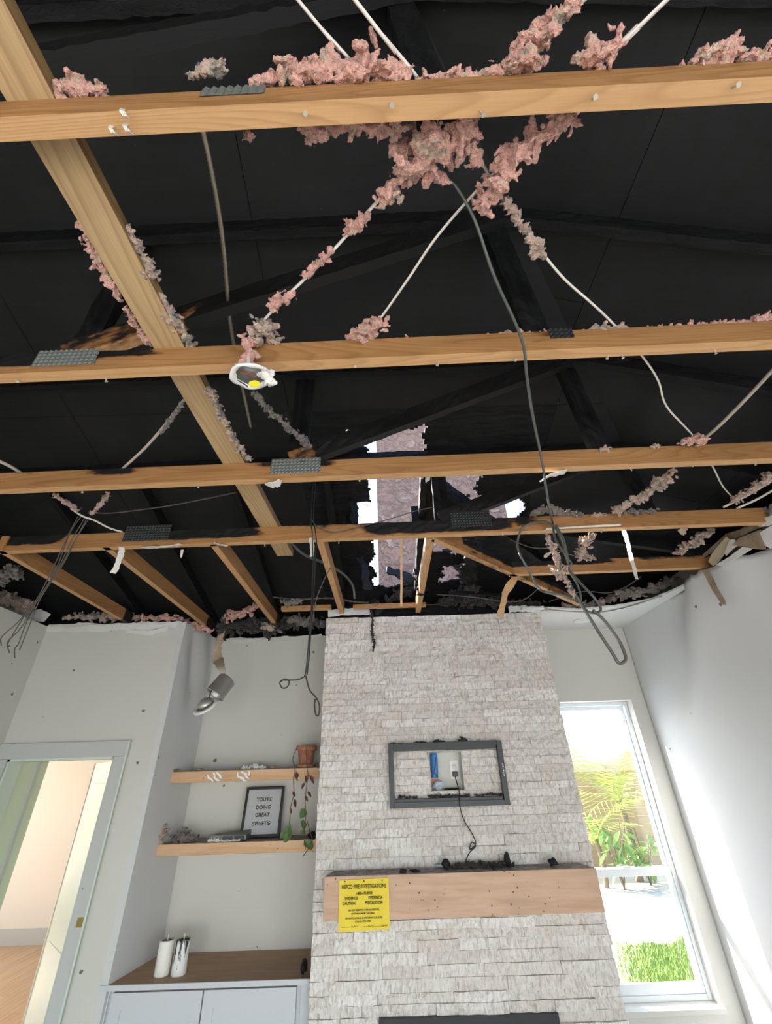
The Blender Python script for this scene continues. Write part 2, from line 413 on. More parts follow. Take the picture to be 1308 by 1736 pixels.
# fibreglass
def fibre(name, pink, tan, grey):
    g = G(name, rough=.95, spec=.1); q = g.coord((1, 1, 1), obj='world'); t = g.attr('tone')
    nz = g.noise(q, 95, 4, .65)
    c = g.ramp(t, [(0, pink), (.45, pink), (.62, tan), (.9, grey)]); c = g.mix(g.ramp(nz, [(.36, .55), (.6, 0)]), c, tuple(v * .42 for v in tan))  # low spots darkened: shade of the crevices put into the fibre colour
    g.color(c); g.bump(g.math('ADD', nz, g.noise(q, 280, 2, .5)), 1.0, .006); g.b.inputs['Sheen Weight'].default_value = .25
fibre('fibre_pink', (.80, .43, .36), (.66, .48, .36), (.22, .195, .17))
fibre('fibre_tan', (.62, .44, .36), (.50, .42, .33), (.17, .155, .14))
fibre('fibre_grey', (.25, .21, .185), (.16, .15, .14), (.06, .06, .06))
fibre('fibre_ash', (.035, .03, .028), (.05, .04, .033), (.012, .012, .012))
# plain ones
mat('cable_white', (.74, .70, .62), .45); mat('cable_grey', (.085, .09, .083), .42); mat('cable_black', (.02, .019, .018), .5)
mat('wire_soot', (.085, .07, .06), .7); mat('cable_dirty', (.42, .37, .31), .7)
mat('galvanised', (.17, .18, .165), .5, .35); mat('plate_sooty', (.03, .032, .033), .55, .4); mat('steel', (.58, .57, .54), .38, .7); mat('conduit_metal', (.42, .38, .30), .4, .9)
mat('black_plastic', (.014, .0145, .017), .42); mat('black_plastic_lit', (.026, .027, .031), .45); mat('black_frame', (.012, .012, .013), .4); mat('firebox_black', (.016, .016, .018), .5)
mat('ink', (.02, .018, .012), .8); mat('felt_grey', (.46, .47, .49), .9)
g = G('yellow_card', rough=.7, spec=.25); g.color(g.mix(g.noise(g.coord(obj='world'), 30, 3, .5), (.76, .58, .045), (.82, .65, .08)))
g = G('terracotta', rough=.85, spec=.2); nz = g.noise(g.coord((1, 1, 1)), 26, 4, .6); g.color(g.mix(g.ramp(nz, [(.4, 0), (.7, 1)]), (.36, .145, .085), (.48, .27, .20)))
mat('leaf_green', (.085, .16, .045), .5); mat('leaf_dry', (.10, .045, .025), .8); mat('vine', (.12, .075, .045), .8)
g = G('wax', rough=.5, spec=.4); q = g.coord((40, 40, 9)); g.color(g.mix(g.ramp(g.noise(q, 1.2, 3, .5), [(.62, 0), (.68, .0)]), (.80, .79, .73), (.1, .1, .1)))
g = G('wax_sooty', rough=.5, spec=.4); q = g.coord((34, 34, 7)); s_ = g.n('SeparateXYZ'); g.t.links.new(g.coord(), s_.inputs[0])
hi = g.math('MULTIPLY', s_.outputs[2], 1.1); g.color(g.mix(g.ramp(g.math('ADD', g.noise(q, 1.6, 4, .6), hi), [(.64, 0), (.70, 1)]), (.78, .78, .76), (.035, .032, .035)))
fm = mat('film', (.80, .79, .78), .25); n_ = fm.node_tree; tc = n_.nodes.new('ShaderNodeTexCoord'); wv_ = n_.nodes.new('ShaderNodeTexWave'); wv_.inputs['Scale'].default_value = 14; wv_.inputs['Distortion'].default_value = 9; wv_.bands_direction = 'DIAGONAL'; n_.links.new(tc.outputs['Object'], wv_.inputs['Vector']); rp = n_.nodes.new('ShaderNodeValToRGB'); rp.color_ramp.elements[0].position = .35; rp.color_ramp.elements[1].position = .75; n_.links.new(wv_.outputs['Fac'], rp.inputs[0]); n_.links.new(rp.outputs[0], n_.nodes['Principled BSDF'].inputs['Alpha'])
mat('soot', (.012, .011, .012), .8); mat('white_plastic', (.78, .78, .76), .35); mat('smoked_white', (.70, .69, .68), .4); mat('yellow_label', (.88, .75, .02), .6); mat('red_wire', (.30, .05, .04), .5)
mat('blue_plastic', (.05, .22, .55), .35); mat('orange_plastic', (.72, .23, .08), .5); mat('blue_clear', (.45, .52, .60), .3)
g = G('stucco', rough=.9, spec=.2); q = g.coord(obj='world'); n1 = g.noise(q, 9, 5, .62, 1.2); n2 = g.noise(q, 22, 4, .6, .8)
g.color(g.mix(g.ramp(n1, [(.35, 0), (.7, 1)]), (.62, .335, .235), (.86, .525, .40))); g.bump(g.math('ADD', g.ramp(n1, [(.45, 0), (.62, 1)]), g.math('MULTIPLY', n2, .6)), .9, .025)
mat('vinyl_white', (.72, .76, .79), .35); mat('brass', (.30, .25, .06), .4, .6)
g = G('ground', rough=.95, spec=.1); q = g.coord(obj='world'); g.color(g.mix(g.noise(q, 2, 4, .6), (.62, .58, .52), (.75, .72, .66)))
g = G('grass_blade', rough=.8, spec=.2); g.color(g.mix(g.noise(g.coord(obj='world'), 9, 3, .6), (.17, .30, .06), (.36, .46, .14)))
g = G('fence_wood', rough=.85, spec=.2); g.color(g.mix(g.noise(g.coord((2, 14, 14)), 1.3, 4, .6), (.36, .24, .11), (.52, .38, .2)))
mat('palm_leaf', (.42, .50, .12), .5); mat('shrub_leaf', (.22, .40, .10), .5); mat('bark', (.2, .15, .1), .9); mat('neighbour_blue', (.30, .33, .45), .7)
gl = mat('pane_glass', (1, 1, 1), .02); n_ = gl.node_tree; tr = n_.nodes.new('ShaderNodeBsdfTransparent'); gs = n_.nodes.new('ShaderNodeBsdfGlossy'); gs.inputs['Roughness'].default_value = .02
mx = n_.nodes.new('ShaderNodeMixShader'); mx.inputs[0].default_value = .05; n_.links.new(tr.outputs[0], mx.inputs[1]); n_.links.new(gs.outputs[0], mx.inputs[2]); n_.links.new(mx.outputs[0], n_.nodes['Material Output'].inputs['Surface'])

# ------------------------------------------------------------------ the room shell
XL, XR, YD, YB, YR, YF = -2.78, 2.20, 3.50, 4.00, -3.2, 3.43
def struct(o): o['kind'] = 'structure'; return o
struct(box('floor', (XL - .15, YR - .1, -.08), (XR + .15, YB + .12, 0), 'floor_bounce'))
# left wall with a window behind the camera
struct(boxes('wall_left', [((XL - .12, YR, 0), (XL, -2.3, 3.0)), ((XL - .12, -.1, 0), (XL, YD + .14, 3.0)), ((XL - .12, -2.3, 0), (XL, -.1, .75)), ((XL - .12, -2.3, 2.25), (XL, -.1, 3.0))], 'wall_paint'))
# rear wall, glass doors
struct(boxes('wall_rear', [((XL, YR - .12, 0), (-1.6, YR, 3.0)), ((2.0, YR - .12, 0), (XR, YR, 3.0)), ((-1.6, YR - .12, 2.35), (2.0, YR, 3.0))], 'wall_paint'))
# wall with the door
DX0, DX1, DZ = -2.70, -1.945, 2.05
def ragged_top(name, x0, x1, y, z0, z1, mat_, amp=.02, thick=.12):
    """board wall facing -Y whose top edge is torn"""
    n = max(8, int((x1 - x0) / .03)); vs = []; fs = []
    for i in range(n + 1):
        x = x0 + (x1 - x0) * i / n; zt = z1 + amp * (noise.noise(V((x * 7, y, 1))) + .8 * noise.noise(V((x * 31, y, 4))))
        vs += [(x, y, z0), (x, y, zt), (x, y + thick, zt), (x, y + thick, z0)]
    for i in range(n):
        for k in range(4): fs.append((i * 4 + k, i * 4 + 4 + k, i * 4 + 4 + (k + 1) % 4, i * 4 + (k + 1) % 4))
    fs += [(0, 1, 2, 3), (4 * n + 3, 4 * n + 2, 4 * n + 1, 4 * n)]
    return struct(link(name, mesh(name, vs, fs), mat_))
ragged_top('wall_door', XL, -1.69, YD, DZ, 3.015, 'wall_paint', .014, .12)
struct(boxes('wall_door_sides', [((XL, YD, 0), (DX0, YD + .12, DZ)), ((DX1, YD, 0), (-1.69, YD + .12, DZ))], 'wall_paint'))
# the alcove's side wall, a little out of square, dented near the top
n1, n2 = 24, 60; vs = []; fs = []
for i in range(n1 + 1):
    for j in range(n2 + 1):
        t = i / n1; z = 3.005 * j / n2; x = -1.69 + .075 * t; y = YD + .5 * t
        x += .022 * math.exp(-((z - 2.72) / .28) ** 2) * math.sin(t * 9 + z * 5) * math.sin(math.pi * t)
        if j == n2: z += .02 * noise.noise(V((y * 20, 3, 1)))
        vs.append((x, y, z))
for i in range(n1):
    for j in range(n2):
        a = i * (n2 + 1) + j; fs.append((a, a + n2 + 1, a + n2 + 2, a + 1))
o = struct(link('wall_alcove_side', mesh('wall_alcove_side', vs, fs), 'wall_paint_cool', None, False))
o.modifiers.new('s', 'SOLIDIFY').thickness = -.05
ragged_top('wall_alcove_back', -1.80, -.40, YB, 0, 3.0, 'wall_paint', .012)
# window wall
WX0, WX1, WZ0, WZ1 = 1.38, 2.083, .565, 2.377
struct(boxes('wall_window', [((1.1, YB, 0), (WX0, YB + .16, 3.0)), ((WX1, YB, 0), (XR + .12, YB + .16, 3.0)), ((WX0, YB, 0), (WX1, YB + .16, WZ0)), ((WX0, YB, WZ1), (WX1, YB + .16, 3.0))], 'wall_clean'))
# right wall: one sheet, sagging in folds near its torn top edge
def right_x(y, z):
    k = max(0, min(1, (z - 1.9) / .95)); k = k * k * (3 - 2 * k)
    crest = 2.78 + (3.0 - z) * .62                     # a swollen fold runs down and back from the torn corner
    d1 = y - crest; f = .105 * math.exp(-(d1 / (.17 if d1 > 0 else .30)) ** 2)
    c2 = 2.45 + (3.0 - z) * .12; f += .06 * math.exp(-((y - c2) / .14) ** 2) * max(0, min(1, (z - 2.4) / .5))
    c3 = 3.05 + (3.0 - z) * .25; f -= .03 * math.exp(-((y - c3) / .07) ** 2) * max(0, min(1, (z - 2.5) / .4))
    edge = max(0, min(1, (YB - y) / .4))
    return XR - k * edge * f - .006 * noise.noise(V((y * 3, z * 3, 0))) * k
vs = []; fs = []; n1, n2 = 150, 70
ys = [YR + (YB - YR) * i / 30 * .55 for i in range(30)]
y1 = YR + (YB - YR) * .55; ys += [y1 + (YB - y1) * i / 120 for i in range(121)]
for y in ys:
    top = 3.0 + (.03 if y > 3.2 else 0) + .03 * noise.noise(V((y * 6, 0, 8))) + .02 * noise.noise(V((y * 23, 0, 3))) - .05 * math.exp(-((y - 2.3) / .25) ** 2)
    for j in range(n2 + 1):
        z = top * (j / n2) ** .8; vs.append((right_x(y, z), y, z))
for i in range(len(ys) - 1):
    for j in range(n2):
        a = i * (n2 + 1) + j
        if -2.45 < ys[i] < -.55 and .72 < vs[a][2] < 2.25: continue          # opening invented for the added side lamp
        fs.append((a, a + 1, a + n2 + 2, a + n2 + 1))
o = struct(link('wall_right', mesh('wall_right', vs, fs), 'wall_paint_cool', None, True)); md = o.modifiers.new('s', 'SOLIDIFY'); md.thickness = -.1; md.offset = 1
struct(boxes('wall_right_block', [((XR + .13, YR, 0), (XR + .25, -2.45, 3.2)), ((XR + .13, -.5, 0), (XR + .25, YB + .16, 3.2)), ((XR + .13, -2.45, 0), (XR + .25, -.5, .7)), ((XR + .13, -2.45, 2.28), (XR + .25, -.5, 3.2))], 'mortar'))
# what is left of the ceiling: a torn sheet over the window bay, falling away towards the right wall
edge = [(1.10, 3.36), (1.23, 3.345), (1.33, 3.37), (1.45, 3.40), (1.58, 3.43), (1.70, 3.40), (1.84, 3.37), (1.98, 3.30), (2.07, 3.22), (2.13, 3.06), (2.16, 2.92), (2.18, 2.74), (2.21, 2.68)]
ed = []
for i in range(len(edge) - 1):
    for k in range(6):
        t = k / 6; x = edge[i][0] + (edge[i + 1][0] - edge[i][0]) * t; y = edge[i][1] + (edge[i + 1][1] - edge[i][1]) * t
        ed.append((x, y + .02 * noise.noise(V((x * 40, y * 40, 0))), 2.994))
ce = sheet('ceiling', [(2.215, 4.0, 2.994), (1.10, 4.0, 2.994)] + ed, .014, 'ceiling_paint', nrm=(0, 0, 1)); struct(ce)
# next room, seen through the doorway
fnx = struct(box('floor_next', (-6.9, 3.62, -.06), (-1.6, 8.15, -.013), 'mortar'))
for k in range(37):
    x0 = -6.85 + k * .14; L0 = 3.63; cut = 3.63 + 4.49 * ((k * .37) % .6 + .2)
    for ya, yb in ((3.63, cut - .001), (cut + .001, 8.12)):
        box('plank', (x0 + .001, ya, -.0125), (min(x0 + .139, -1.62), yb, 0), 'floor_wood', fnx)
struct(box('wall_next_far', (-6.9, 8.12, 0), (-1.6, 8.22, 2.62), 'cream_paint'))
struct(box('baseboard_next', (-6.9, 8.10, 0), (-1.6, 8.12, .17), 'trim_paint'))
struct(box('wall_next_side', (-1.70, 4.17, 0), (-1.6, 8.2, 2.62), 'cream_paint'))
struct(boxes('wall_next_window', [((-7.0, 3.6, 0), (-6.9, 4.7, 2.62)), ((-7.0, 7.7, 0), (-6.9, 8.2, 2.62)), ((-7.0, 4.7, 0), (-6.9, 7.7, .6)), ((-7.0, 4.7, 2.5), (-6.9, 7.7, 2.62))], 'cream_paint'))
struct(box('wall_next_front', (-6.9, 3.5, 0), (XL, 3.62, 2.62), 'cream_paint'))
struct(boxes('ceiling_next', [((-7.0, 3.5 + .125, 2.62), (-1.76, 4.17, 2.7)), ((-7.0, 4.17, 2.62), (-1.6, 8.2, 2.7))], 'wall_clean'))
struct(box('wall_hall', (DX0 - .10, YD + .125, 0), (DX0, 3.93, 2.6), 'green_white'))
struct(box('trim_4', (DX0 - .002, 3.80, 0), (DX0 + .012, 3.832, 2.55), 'trim_paint'))
# door casing (mitred boards) and jamb
def casing(name, lo, hi): return struct(box(name, lo, hi, 'trim_paint', None, .004))
casing('trim_1', (DX1, YD - .018, 0), (DX1 + .088, YD, DZ - .001))
casing('trim_2', (XL, YD - .019, DZ), (DX1 + .094, YD, DZ + .098))
casing('trim_3', (XL + .002, YD - .018, 0), (DX0, YD, DZ - .001))
struct(box('trim_5', (DX1 + .082, YD - .030, 0), (DX1 + .094, YD - .0185, DZ + .096), 'door_white', None, .003))
struct(boxes('trim_6', [((DX0 - .004, YD, 0), (DX0 + .014, YD + .13, DZ)), ((DX0, YD, DZ - .016), (DX1, YD + .13, DZ)), ((DX1 - .014, YD, 0), (DX1 + .004, YD + .13, DZ))], 'door_white'))
# the door leaf stands half open into the next room
hx, hy = DX1 - .02, YD + .135
ang = math.radians(180 - 46.5)
dl = bpy.data.objects.new('door_1', None); C.objects.link(dl); dl.location = (hx, hy, .01); dl.rotation_euler = (0, 0, ang); dl['kind'] = 'structure'
box('slab', (0, -.035, 0), (.735, 0, DZ - .03), 'door_white', dl, .002)
for z0, z1 in ((.16, .95), (1.06, 1.88)):
    bm = bmesh.new(); bbox(bm, (.11, -.001, z0), (.625, .004, z1), .003); bmobj('panel', bm, 'door_white', dl)
box('latch_plate', (.734, -.030, .93), (.738, -.006, 1.0), 'plate_sooty', dl)
for z in (.2, 1.0, 1.8): box('hinge', (-.006, -.02, z), (.03, .006, z + .09), 'steel', dl)
box('edge_bead', (.715, -.0005, 0), (.727, .006, DZ - .03), 'cream_paint', dl)
o = box('hook_plate', (-1.905, YD - .0225, 1.155), (-1.865, YD - .0185, 1.20), 'brass', None, .002)
tag(o, 'small tarnished brass plate screwed to the grey door casing', 'plate')

# ------------------------------------------------------------------ attic: deck, trusses
def ze(Y): return 4.15 - .26 * Y
def zr(X): return 4.11 - .333 * X
def clip(poly, a, b, c):        # keep a*x + b*y <= c
    out = []
    for i in range(len(poly)):
        p, q = poly[i], poly[(i + 1) % len(poly)]; dp, dq = a * p[0] + b * p[1] - c, a * q[0] + b * q[1] - c
        if dp <= 0: out.append(p)
        if dp * dq < 0: t = dp / (dp - dq); out.append((p[0] + (q[0] - p[0]) * t, p[1] + (q[1] - p[1]) * t))
    return out
deck = bpy.data.objects.new('roof_deck', None); C.objects.link(deck); deck['kind'] = 'structure'; deck.location = (0, 1, 3.6)
def deck_panel(poly, zf, name='panel'):
    vs = [(x, y, zf(x, y)) for x, y in poly]; n = len(vs); vs += [(x, y, z + .013) for x, y, z in vs]
    fs = [tuple(range(n)), tuple(range(2 * n - 1, n - 1, -1))] + [(i, i + n, (i + 1) % n + n, (i + 1) % n) for i in range(n)]
    o = link(name, mesh(name, vs, fs), 'sheathing', deck, False, True); return o
HOLE = (-.52, 1.02, 1.80, 3.50)      # burnt bay, built separately
row = [(-3.4, -1.75), (-1.75, -.52), (-.52, 1.02), (1.02, 2.7)]
for r_, (y0, y1) in enumerate([(-3.3, -1.85), (-1.85, -.63), (-.63, .585), (.585, 1.80), (1.80, 3.50), (3.50, 4.35)]):
    xs = [-3.4, -1.75, -.52, 1.02, 2.7] if y0 >= 1.8 or r_ % 2 else [-3.4, -2.4, -1.2, .3, 1.6, 2.7]
    for x0, x1 in zip(xs, xs[1:]):
        if (x0, y0) == (HOLE[0], HOLE[2]): continue
        q = clip([(x0 + .0015, y0 + .0015), (x1 - .0015, y0 + .0015), (x1 - .0015, y1 - .0015), (x0 + .0015, y1 - .0015)], .333, -.26, -.04)
        if len(q) > 2: deck_panel(q, lambda x, y: ze(y))
for i, (x0, x1) in enumerate([(-1.6, -.2), (-.2, .98), (.98, 2.16), (2.16, 2.9)]):
    for y0, y1 in ([(-3.3, -1.2), (-1.2, 1.24), (1.24, 3.68), (3.68, 4.6)] if i % 2 else [(-3.3, 0.02), (0.02, 2.46), (2.46, 4.6)]):
        q = clip([(x0 + .0015, y0 + .0015), (x1 - .0015, y0 + .0015), (x1 - .0015, y1 - .0015), (x0 + .0015, y1 - .0015)], -.333, .26, .04)
        if len(q) > 2: deck_panel(q, lambda x, y: zr(x))
# unseen cover added over the decking to block sky light at its seams
seam_cover = bpy.data.objects.new('roof_seam_cover', None); C.objects.link(seam_cover); seam_cover['kind'] = 'structure'; seam_cover.location = (0, 1, 3.7)
def seam_sheet(poly, zf):
    if len(poly) < 3: return
    vs = [(x, y, zf(x, y) + .016) for x, y in poly]; n = len(vs); vs += [(x, y, z + .004) for x, y, z in vs]
    link('sheet', mesh('sheet', vs, [tuple(range(n)), tuple(range(2 * n - 1, n - 1, -1))] + [(i, i + n, (i + 1) % n + n, (i + 1) % n) for i in range(n)]), 'sheathing', seam_cover, False, True)
for x0, x1, y0, y1 in ((-3.5, HOLE[0], -3.4, 4.4), (HOLE[1], 2.8, -3.4, 4.4), (HOLE[0], HOLE[1], -3.4, HOLE[2]), (HOLE[0], HOLE[1], HOLE[3], 4.4)):
    seam_sheet(clip([(x0, y0), (x1, y0), (x1, y1), (x0, y1)], .333, -.26, -.03), lambda x, y: ze(y))
seam_sheet(clip([(-1.8, -3.4), (2.95, -3.4), (2.95, 4.65), (-1.8, 4.65)], -.333, .26, .05), lambda x, y: zr(x))
# burnt bay: a fine grid with the holes eaten out of it
def burnt(x, y):
    n = .045 * noise.noise(V((x * 9, y * 9, 0))) + .02 * noise.noise(V((x * 30, y * 30, 5)))
    d = [max(-.085 - x, x - .262, 1.93 - y, y - 3.46),                       # long slot between two jacks
         max(-.19 - x, x + .02, 1.95 - y, y - 2.06), max(-.19 - x, x + .02, 2.50 - y, y - 2.74),
         max(.42 - x, x - .64, 2.20 - y, y - 2.46), max(.60 - x, x - .98, 2.49 - y, y - 2.72), max(.36 - x, x - .70, 2.80 - y, y - 3.06), max(.47 - x, x - .66, 3.20 - y, y - 3.40)]  # second gap here is shaped to let sun onto the paper strip
    return min(d) + n < 0
bm = bmesh.new(); st_ = .013; nx = int((HOLE[1] - HOLE[0]) / st_); ny = int((HOLE[3] - HOLE[2]) / st_); gv = {}
def gvx(i, j):
    if (i, j) not in gv:
        x = HOLE[0] + (HOLE[1] - HOLE[0]) * i / nx; y = HOLE[2] + (HOLE[3] - HOLE[2]) * j / ny
        jx = .009 * noise.noise(V((x * 50, y * 50, 1))); jy = .009 * noise.noise(V((x * 50, y * 50, 7)))
        x2, y2 = (x + jx, y + jy) if 0 < i < nx and 0 < j < ny else (x, y)
        gv[(i, j)] = bm.verts.new((x2, y2, min(ze(y), zr(x)) + .01 * noise.noise(V((x * 12, y * 12, 3)))))
    return gv[(i, j)]
for i in range(nx):
    for j in range(ny):
        x = HOLE[0] + (HOLE[1] - HOLE[0]) * (i + .5) / nx; y = HOLE[2] + (HOLE[3] - HOLE[2]) * (j + .5) / ny
        if not burnt(x, y) and zr(x) > ze(y) - .02: bm.faces.new((gvx(i, j), gvx(i + 1, j), gvx(i + 1, j + 1), gvx(i, j + 1)))
o = bmobj('burnt_panel', bm, 'char', deck, False, True); md = o.modifiers.new('s', 'SOLIDIFY'); md.thickness = .013; md.offset = 1
# attic end closures: unseen dark boards added against daylight leaking in at the eaves
struct(box('wall_attic_left', (-3.46, -3.3, 2.9), (-3.4, 4.4, 5.1), 'sheathing'))
struct(box('wall_attic_rear', (-3.4, -3.4, 3.0), (3.0, -3.3, 5.1), 'sheathing'))
struct(box('trim_eave_right', (XR + .13, -3.3, 3.0), (XR + .75, 4.6, 3.06), 'sheathing'))
struct(box('trim_light_stop_right', (2.86, -3.3, 2.95), (2.9, 4.7, 3.24), 'sheathing'))
struct(box('trim_fascia_back', (-3.46, 4.30, 2.95), (-.10, 4.34, 3.08), 'sheathing'))
struct(box('trim_light_stop_back_b', (-.10, 4.30, 2.95), (2.9, 4.34, 3.08), 'sheathing'))
struct(box('trim_plate_left', (XL - .7, 3.508, 2.93), (-1.74, 3.6, 2.99), 'char'))
struct(box('trim_soffit_back', (XL - .7, 4.02, 2.985), (-.1, 4.32, 3.01), 'char'))
struct(box('trim_soffit_left', (-3.46, -3.3, 2.9), (XL - .01, 3.55, 2.96), 'char'))
struct(box('ceiling_block', (-6.9, 3.64, 2.7), (-1.8, 4.02, 2.98), 'char'))

def beam_mesh(name, L, w, h, char=None, step=.035, warp=0.0, nh=4):
    """local: x along the length, y thickness 0..w, z 0..h; carries a char attribute"""
    n = max(2, int(L / step)); ring = []
    for j in range(nh + 1): ring.append((0, h * j / nh))
    for j in range(nh, -1, -1): ring.append((w, h * j / nh))
    k = len(ring); vs = []; fs = []; ch = []
    for i in range(n + 1):
        x = L * i / n
        for y, z in ring:
            c = char(x, y / w, z / h) if char else 0.0
            e = max(0, c - .5) * warp
            vs.append((x, y + e * noise.noise(V((x * 30, y * 60, z * 60))), z - e * abs(noise.noise(V((x * 25, 3, z * 30)))) * (1 if z > h * .6 else 0))); ch.append(c)
    for i in range(n):
        for q in range(k): fs.append((i * k + q, i * k + k + q, i * k + k + (q + 1) % k, i * k + (q + 1) % k))
    fs.append(tuple(range(k))); fs.append(tuple(range(n * k + k - 1, n * k - 1, -1)))
    me = mesh(name, vs, fs); a = me.attributes.new('char', 'FLOAT', 'POINT'); a.data.foreach_set('value', ch); return me
def place(o, p0, p1, up=(0, 0, 1), side=None):
    """turn local x onto p0->p1, local z near up"""
    x = (V(p1) - V(p0)).normalized(); y = V(up).cross(x).normalized(); z = x.cross(y)
    mm = Matrix((x, y, z)).transposed().to_4x4(); mm.translation = V(p0); o.matrix_local = mm; return o
def lumber(name, p0, p1, w, h, mat_, parent=None, char=None, warp=.012, up=(0, 0, 1)):
    o = link(name, beam_mesh(name, (V(p1) - V(p0)).length, w, h, char, warp=warp), mat_, parent); place(o, p0, p1, up); return o
full = lambda x, y, z: 1.0
def plate(parent, x0, x1, z0, z1, y, mat_):
    """toothed nail plate: one sheet with rows of raised teeth"""
    nx, nz = max(4, int((x1 - x0) / .008)), max(4, int((z1 - z0) / .008)); vs = []; fs = []
    for i in range(nx + 1):
        for j in range(nz + 1): vs.append((x0 + (x1 - x0) * i / nx, y - (.004 if (i % 2 and j % 2) else .0) - .0008, z0 + (z1 - z0) * j / nz))
    for i in range(nx):
        for j in range(nz): a = i * (nz + 1) + j; fs.append((a, a + nz + 1, a + nz + 2, a + 1))
    return link('nail_plate', mesh('nail_plate', vs, fs), mat_, parent)
def chfun(X0, spans, edge_top=.25):
    """char along a chord: spans (xa, xb, strength, depth from the top 0..1) in world X"""
    def f(x, y, z):
        X = X0 + x; c = edge_top * max(0, z - .75) * 2 if X0 else 0
        for xa, xb, s, d in spans:
            e = min(1, max(0, min(X - xa, xb - X) / .16)); zz = min(1, max(0, (z - (1 - d)) / .18 + .15)); c = max(c, s * e * zz)
        return c
    return f
SK = math.radians(-1.43)
TR = []
def truss(Y0, label, xa, xb, spans, panel, hipx, plates, web=True, plate_mat='plate_sooty'):
    t = thing('roof_truss', label, 'truss', (0, Y0, ZC), 'roof trusses overhead', SK); TR.append(t)
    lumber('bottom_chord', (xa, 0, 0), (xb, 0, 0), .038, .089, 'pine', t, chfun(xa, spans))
    zt = 4.06 - .26 * Y0 - ZC
    if hipx is not None:
        lumber('top_chord', (-3.3, 0, zt), (hipx, 0, zt), .038, .089, 'char', t, full)
        lumber('top_chord', (hipx, 0, zt), (2.75, 0, zt - .333 * (2.75 - hipx)), .038, .089, 'char', t, full)
        lumber('web', (hipx - .02, .0385, .07), (hipx - .06, .0385, zt + .05), .038, .089, 'char', t, full, up=(-1, 0, 0))
    if web:
        p0, p1 = V((panel, 0, .06)), V((hipx - .03, 0, zt + .02)); L = (p1 - p0).length
        lumber('web', p0, p1, .038, .089, 'pine', t, (lambda x, y, z: 1.0 if x > .42 + .12 * z else .35 + .3 * z) if Y0 < 1.2 else (lambda x, y, z: .95 if x > .12 or Y0 > 2 else .45))
        lumber('web', (panel + .045, .0385, .05), (panel + .045, .0385, zt + .05), .038, .089, 'char', t, full, up=(-1, 0, 0))
    for (x0, x1, z0, z1, pm) in plates: plate(t, x0, x1, z0, z1, -.0008, pm)
    return t
truss(.294, 'roof truss nearest overhead, clean pine bottom chord with three pulled nails', -3.2, 2.75,
      [(-.62, -.42, .55, .25), (-.30, -.02, .6, .22)], -1.5, .20, [(-.345, -.215, .052, .093, 'galvanised')], True)
truss(.898, 'second roof truss from the camera, nail plate at its left end, broken light hanging', -3.2, 2.75,
      [(-1.6, -.62, .75, .5), (-1.5, -.95, .95, .7), (.42, .62, .75, .75), (.28, .45, .4, .5)], -1.02, .60, [(-1.11, -.905, .025, .098, 'galvanised'), (.545, .62, .05, .095, 'plate_sooty')])
truss(1.512, 'third roof truss from the camera, sooty nail plate beside the sloping plank', -3.2, 2.75,
      [(-1.40, -1.02, .85, .45), (-1.75, -1.45, .5, .3), (-.62, -.12, .8, .5)], -.39, 1.07, [(-.49, -.27, .02, .105, 'galvanised')])
truss(2.092, 'fourth roof truss, bottom chord charred black in three stretches', -3.2, 2.16,
      [(-2.4, -1.72, 1.0, .62), (-1.52, -.62, 1.0, .75), (-.62, .15, .55, .3), (-.18, .78, 1.05, .85), (.6, .95, .75, .6)], .34, 1.58, [(-1.46, -1.2, .03, .13, 'plate_sooty'), (.38, .60, .04, .14, 'plate_sooty')])
t5 = thing('roof_truss', 'short fifth truss chord with scorched top, close to the right wall', 'truss', (0, 2.70, ZC), 'roof trusses overhead', SK)
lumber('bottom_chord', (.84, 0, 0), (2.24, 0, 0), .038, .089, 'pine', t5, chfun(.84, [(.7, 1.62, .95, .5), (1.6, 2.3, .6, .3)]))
lumber('top_chord', (.9, 0, .345), (2.72, 0, -.02), .038, .089, 'char', t5, full)
# drywall screws and nails left in the undersides
_bm = bmesh.new(); bmesh.ops.create_cone(_bm, cap_ends=True, segments=6, radius1=.0022, radius2=.0022, depth=.022, matrix=Matrix.Translation((0, 0, -.008)))
bmesh.ops.create_cone(_bm, cap_ends=True, segments=8, radius1=.005, radius2=.0025, depth=.004, matrix=Matrix.Translation((0, 0, -.018)))
bmesh.ops.remove_doubles(_bm, verts=_bm.verts, dist=.0001); screw_me = bpy.data.meshes.new('screw'); _bm.to_mesh(screw_me); _bm.free(); screw_me.materials.append(M['cable_dirty'])
SC = [(0, [(513, 192), (811, 187), (661, 160), (1003, 170), (1240, 150)]), (1, [(600, 632), (743, 622), (868, 612), (1030, 605), (1050, 605), (1210, 592), (185, 648), (38, 652)]),
      (2, [(612, 815), (715, 810), (815, 805), (1066, 793), (1168, 788), (1278, 783), (340, 825), (145, 835)]), (3, [(575, 917), (735, 910), (1020, 898), (450, 925), (850, 903)])]
for k, lst in SC:
    inv = (Matrix.Translation(TR[k].location) @ Matrix.Rotation(SK, 4, 'Z')).inverted()
    for x, y in lst:
        p = inv @ at_z(x, y, ZC); p.y = min(max(p.y, .008), .03)
        s = bpy.data.objects.new('screw', screw_me); C.objects.link(s); s.parent = TR[k]; s.location = (p.x, p.y, 0.004); s.rotation_euler = (rnd.uniform(-.5, .5), rnd.uniform(-.5, .5), 0)
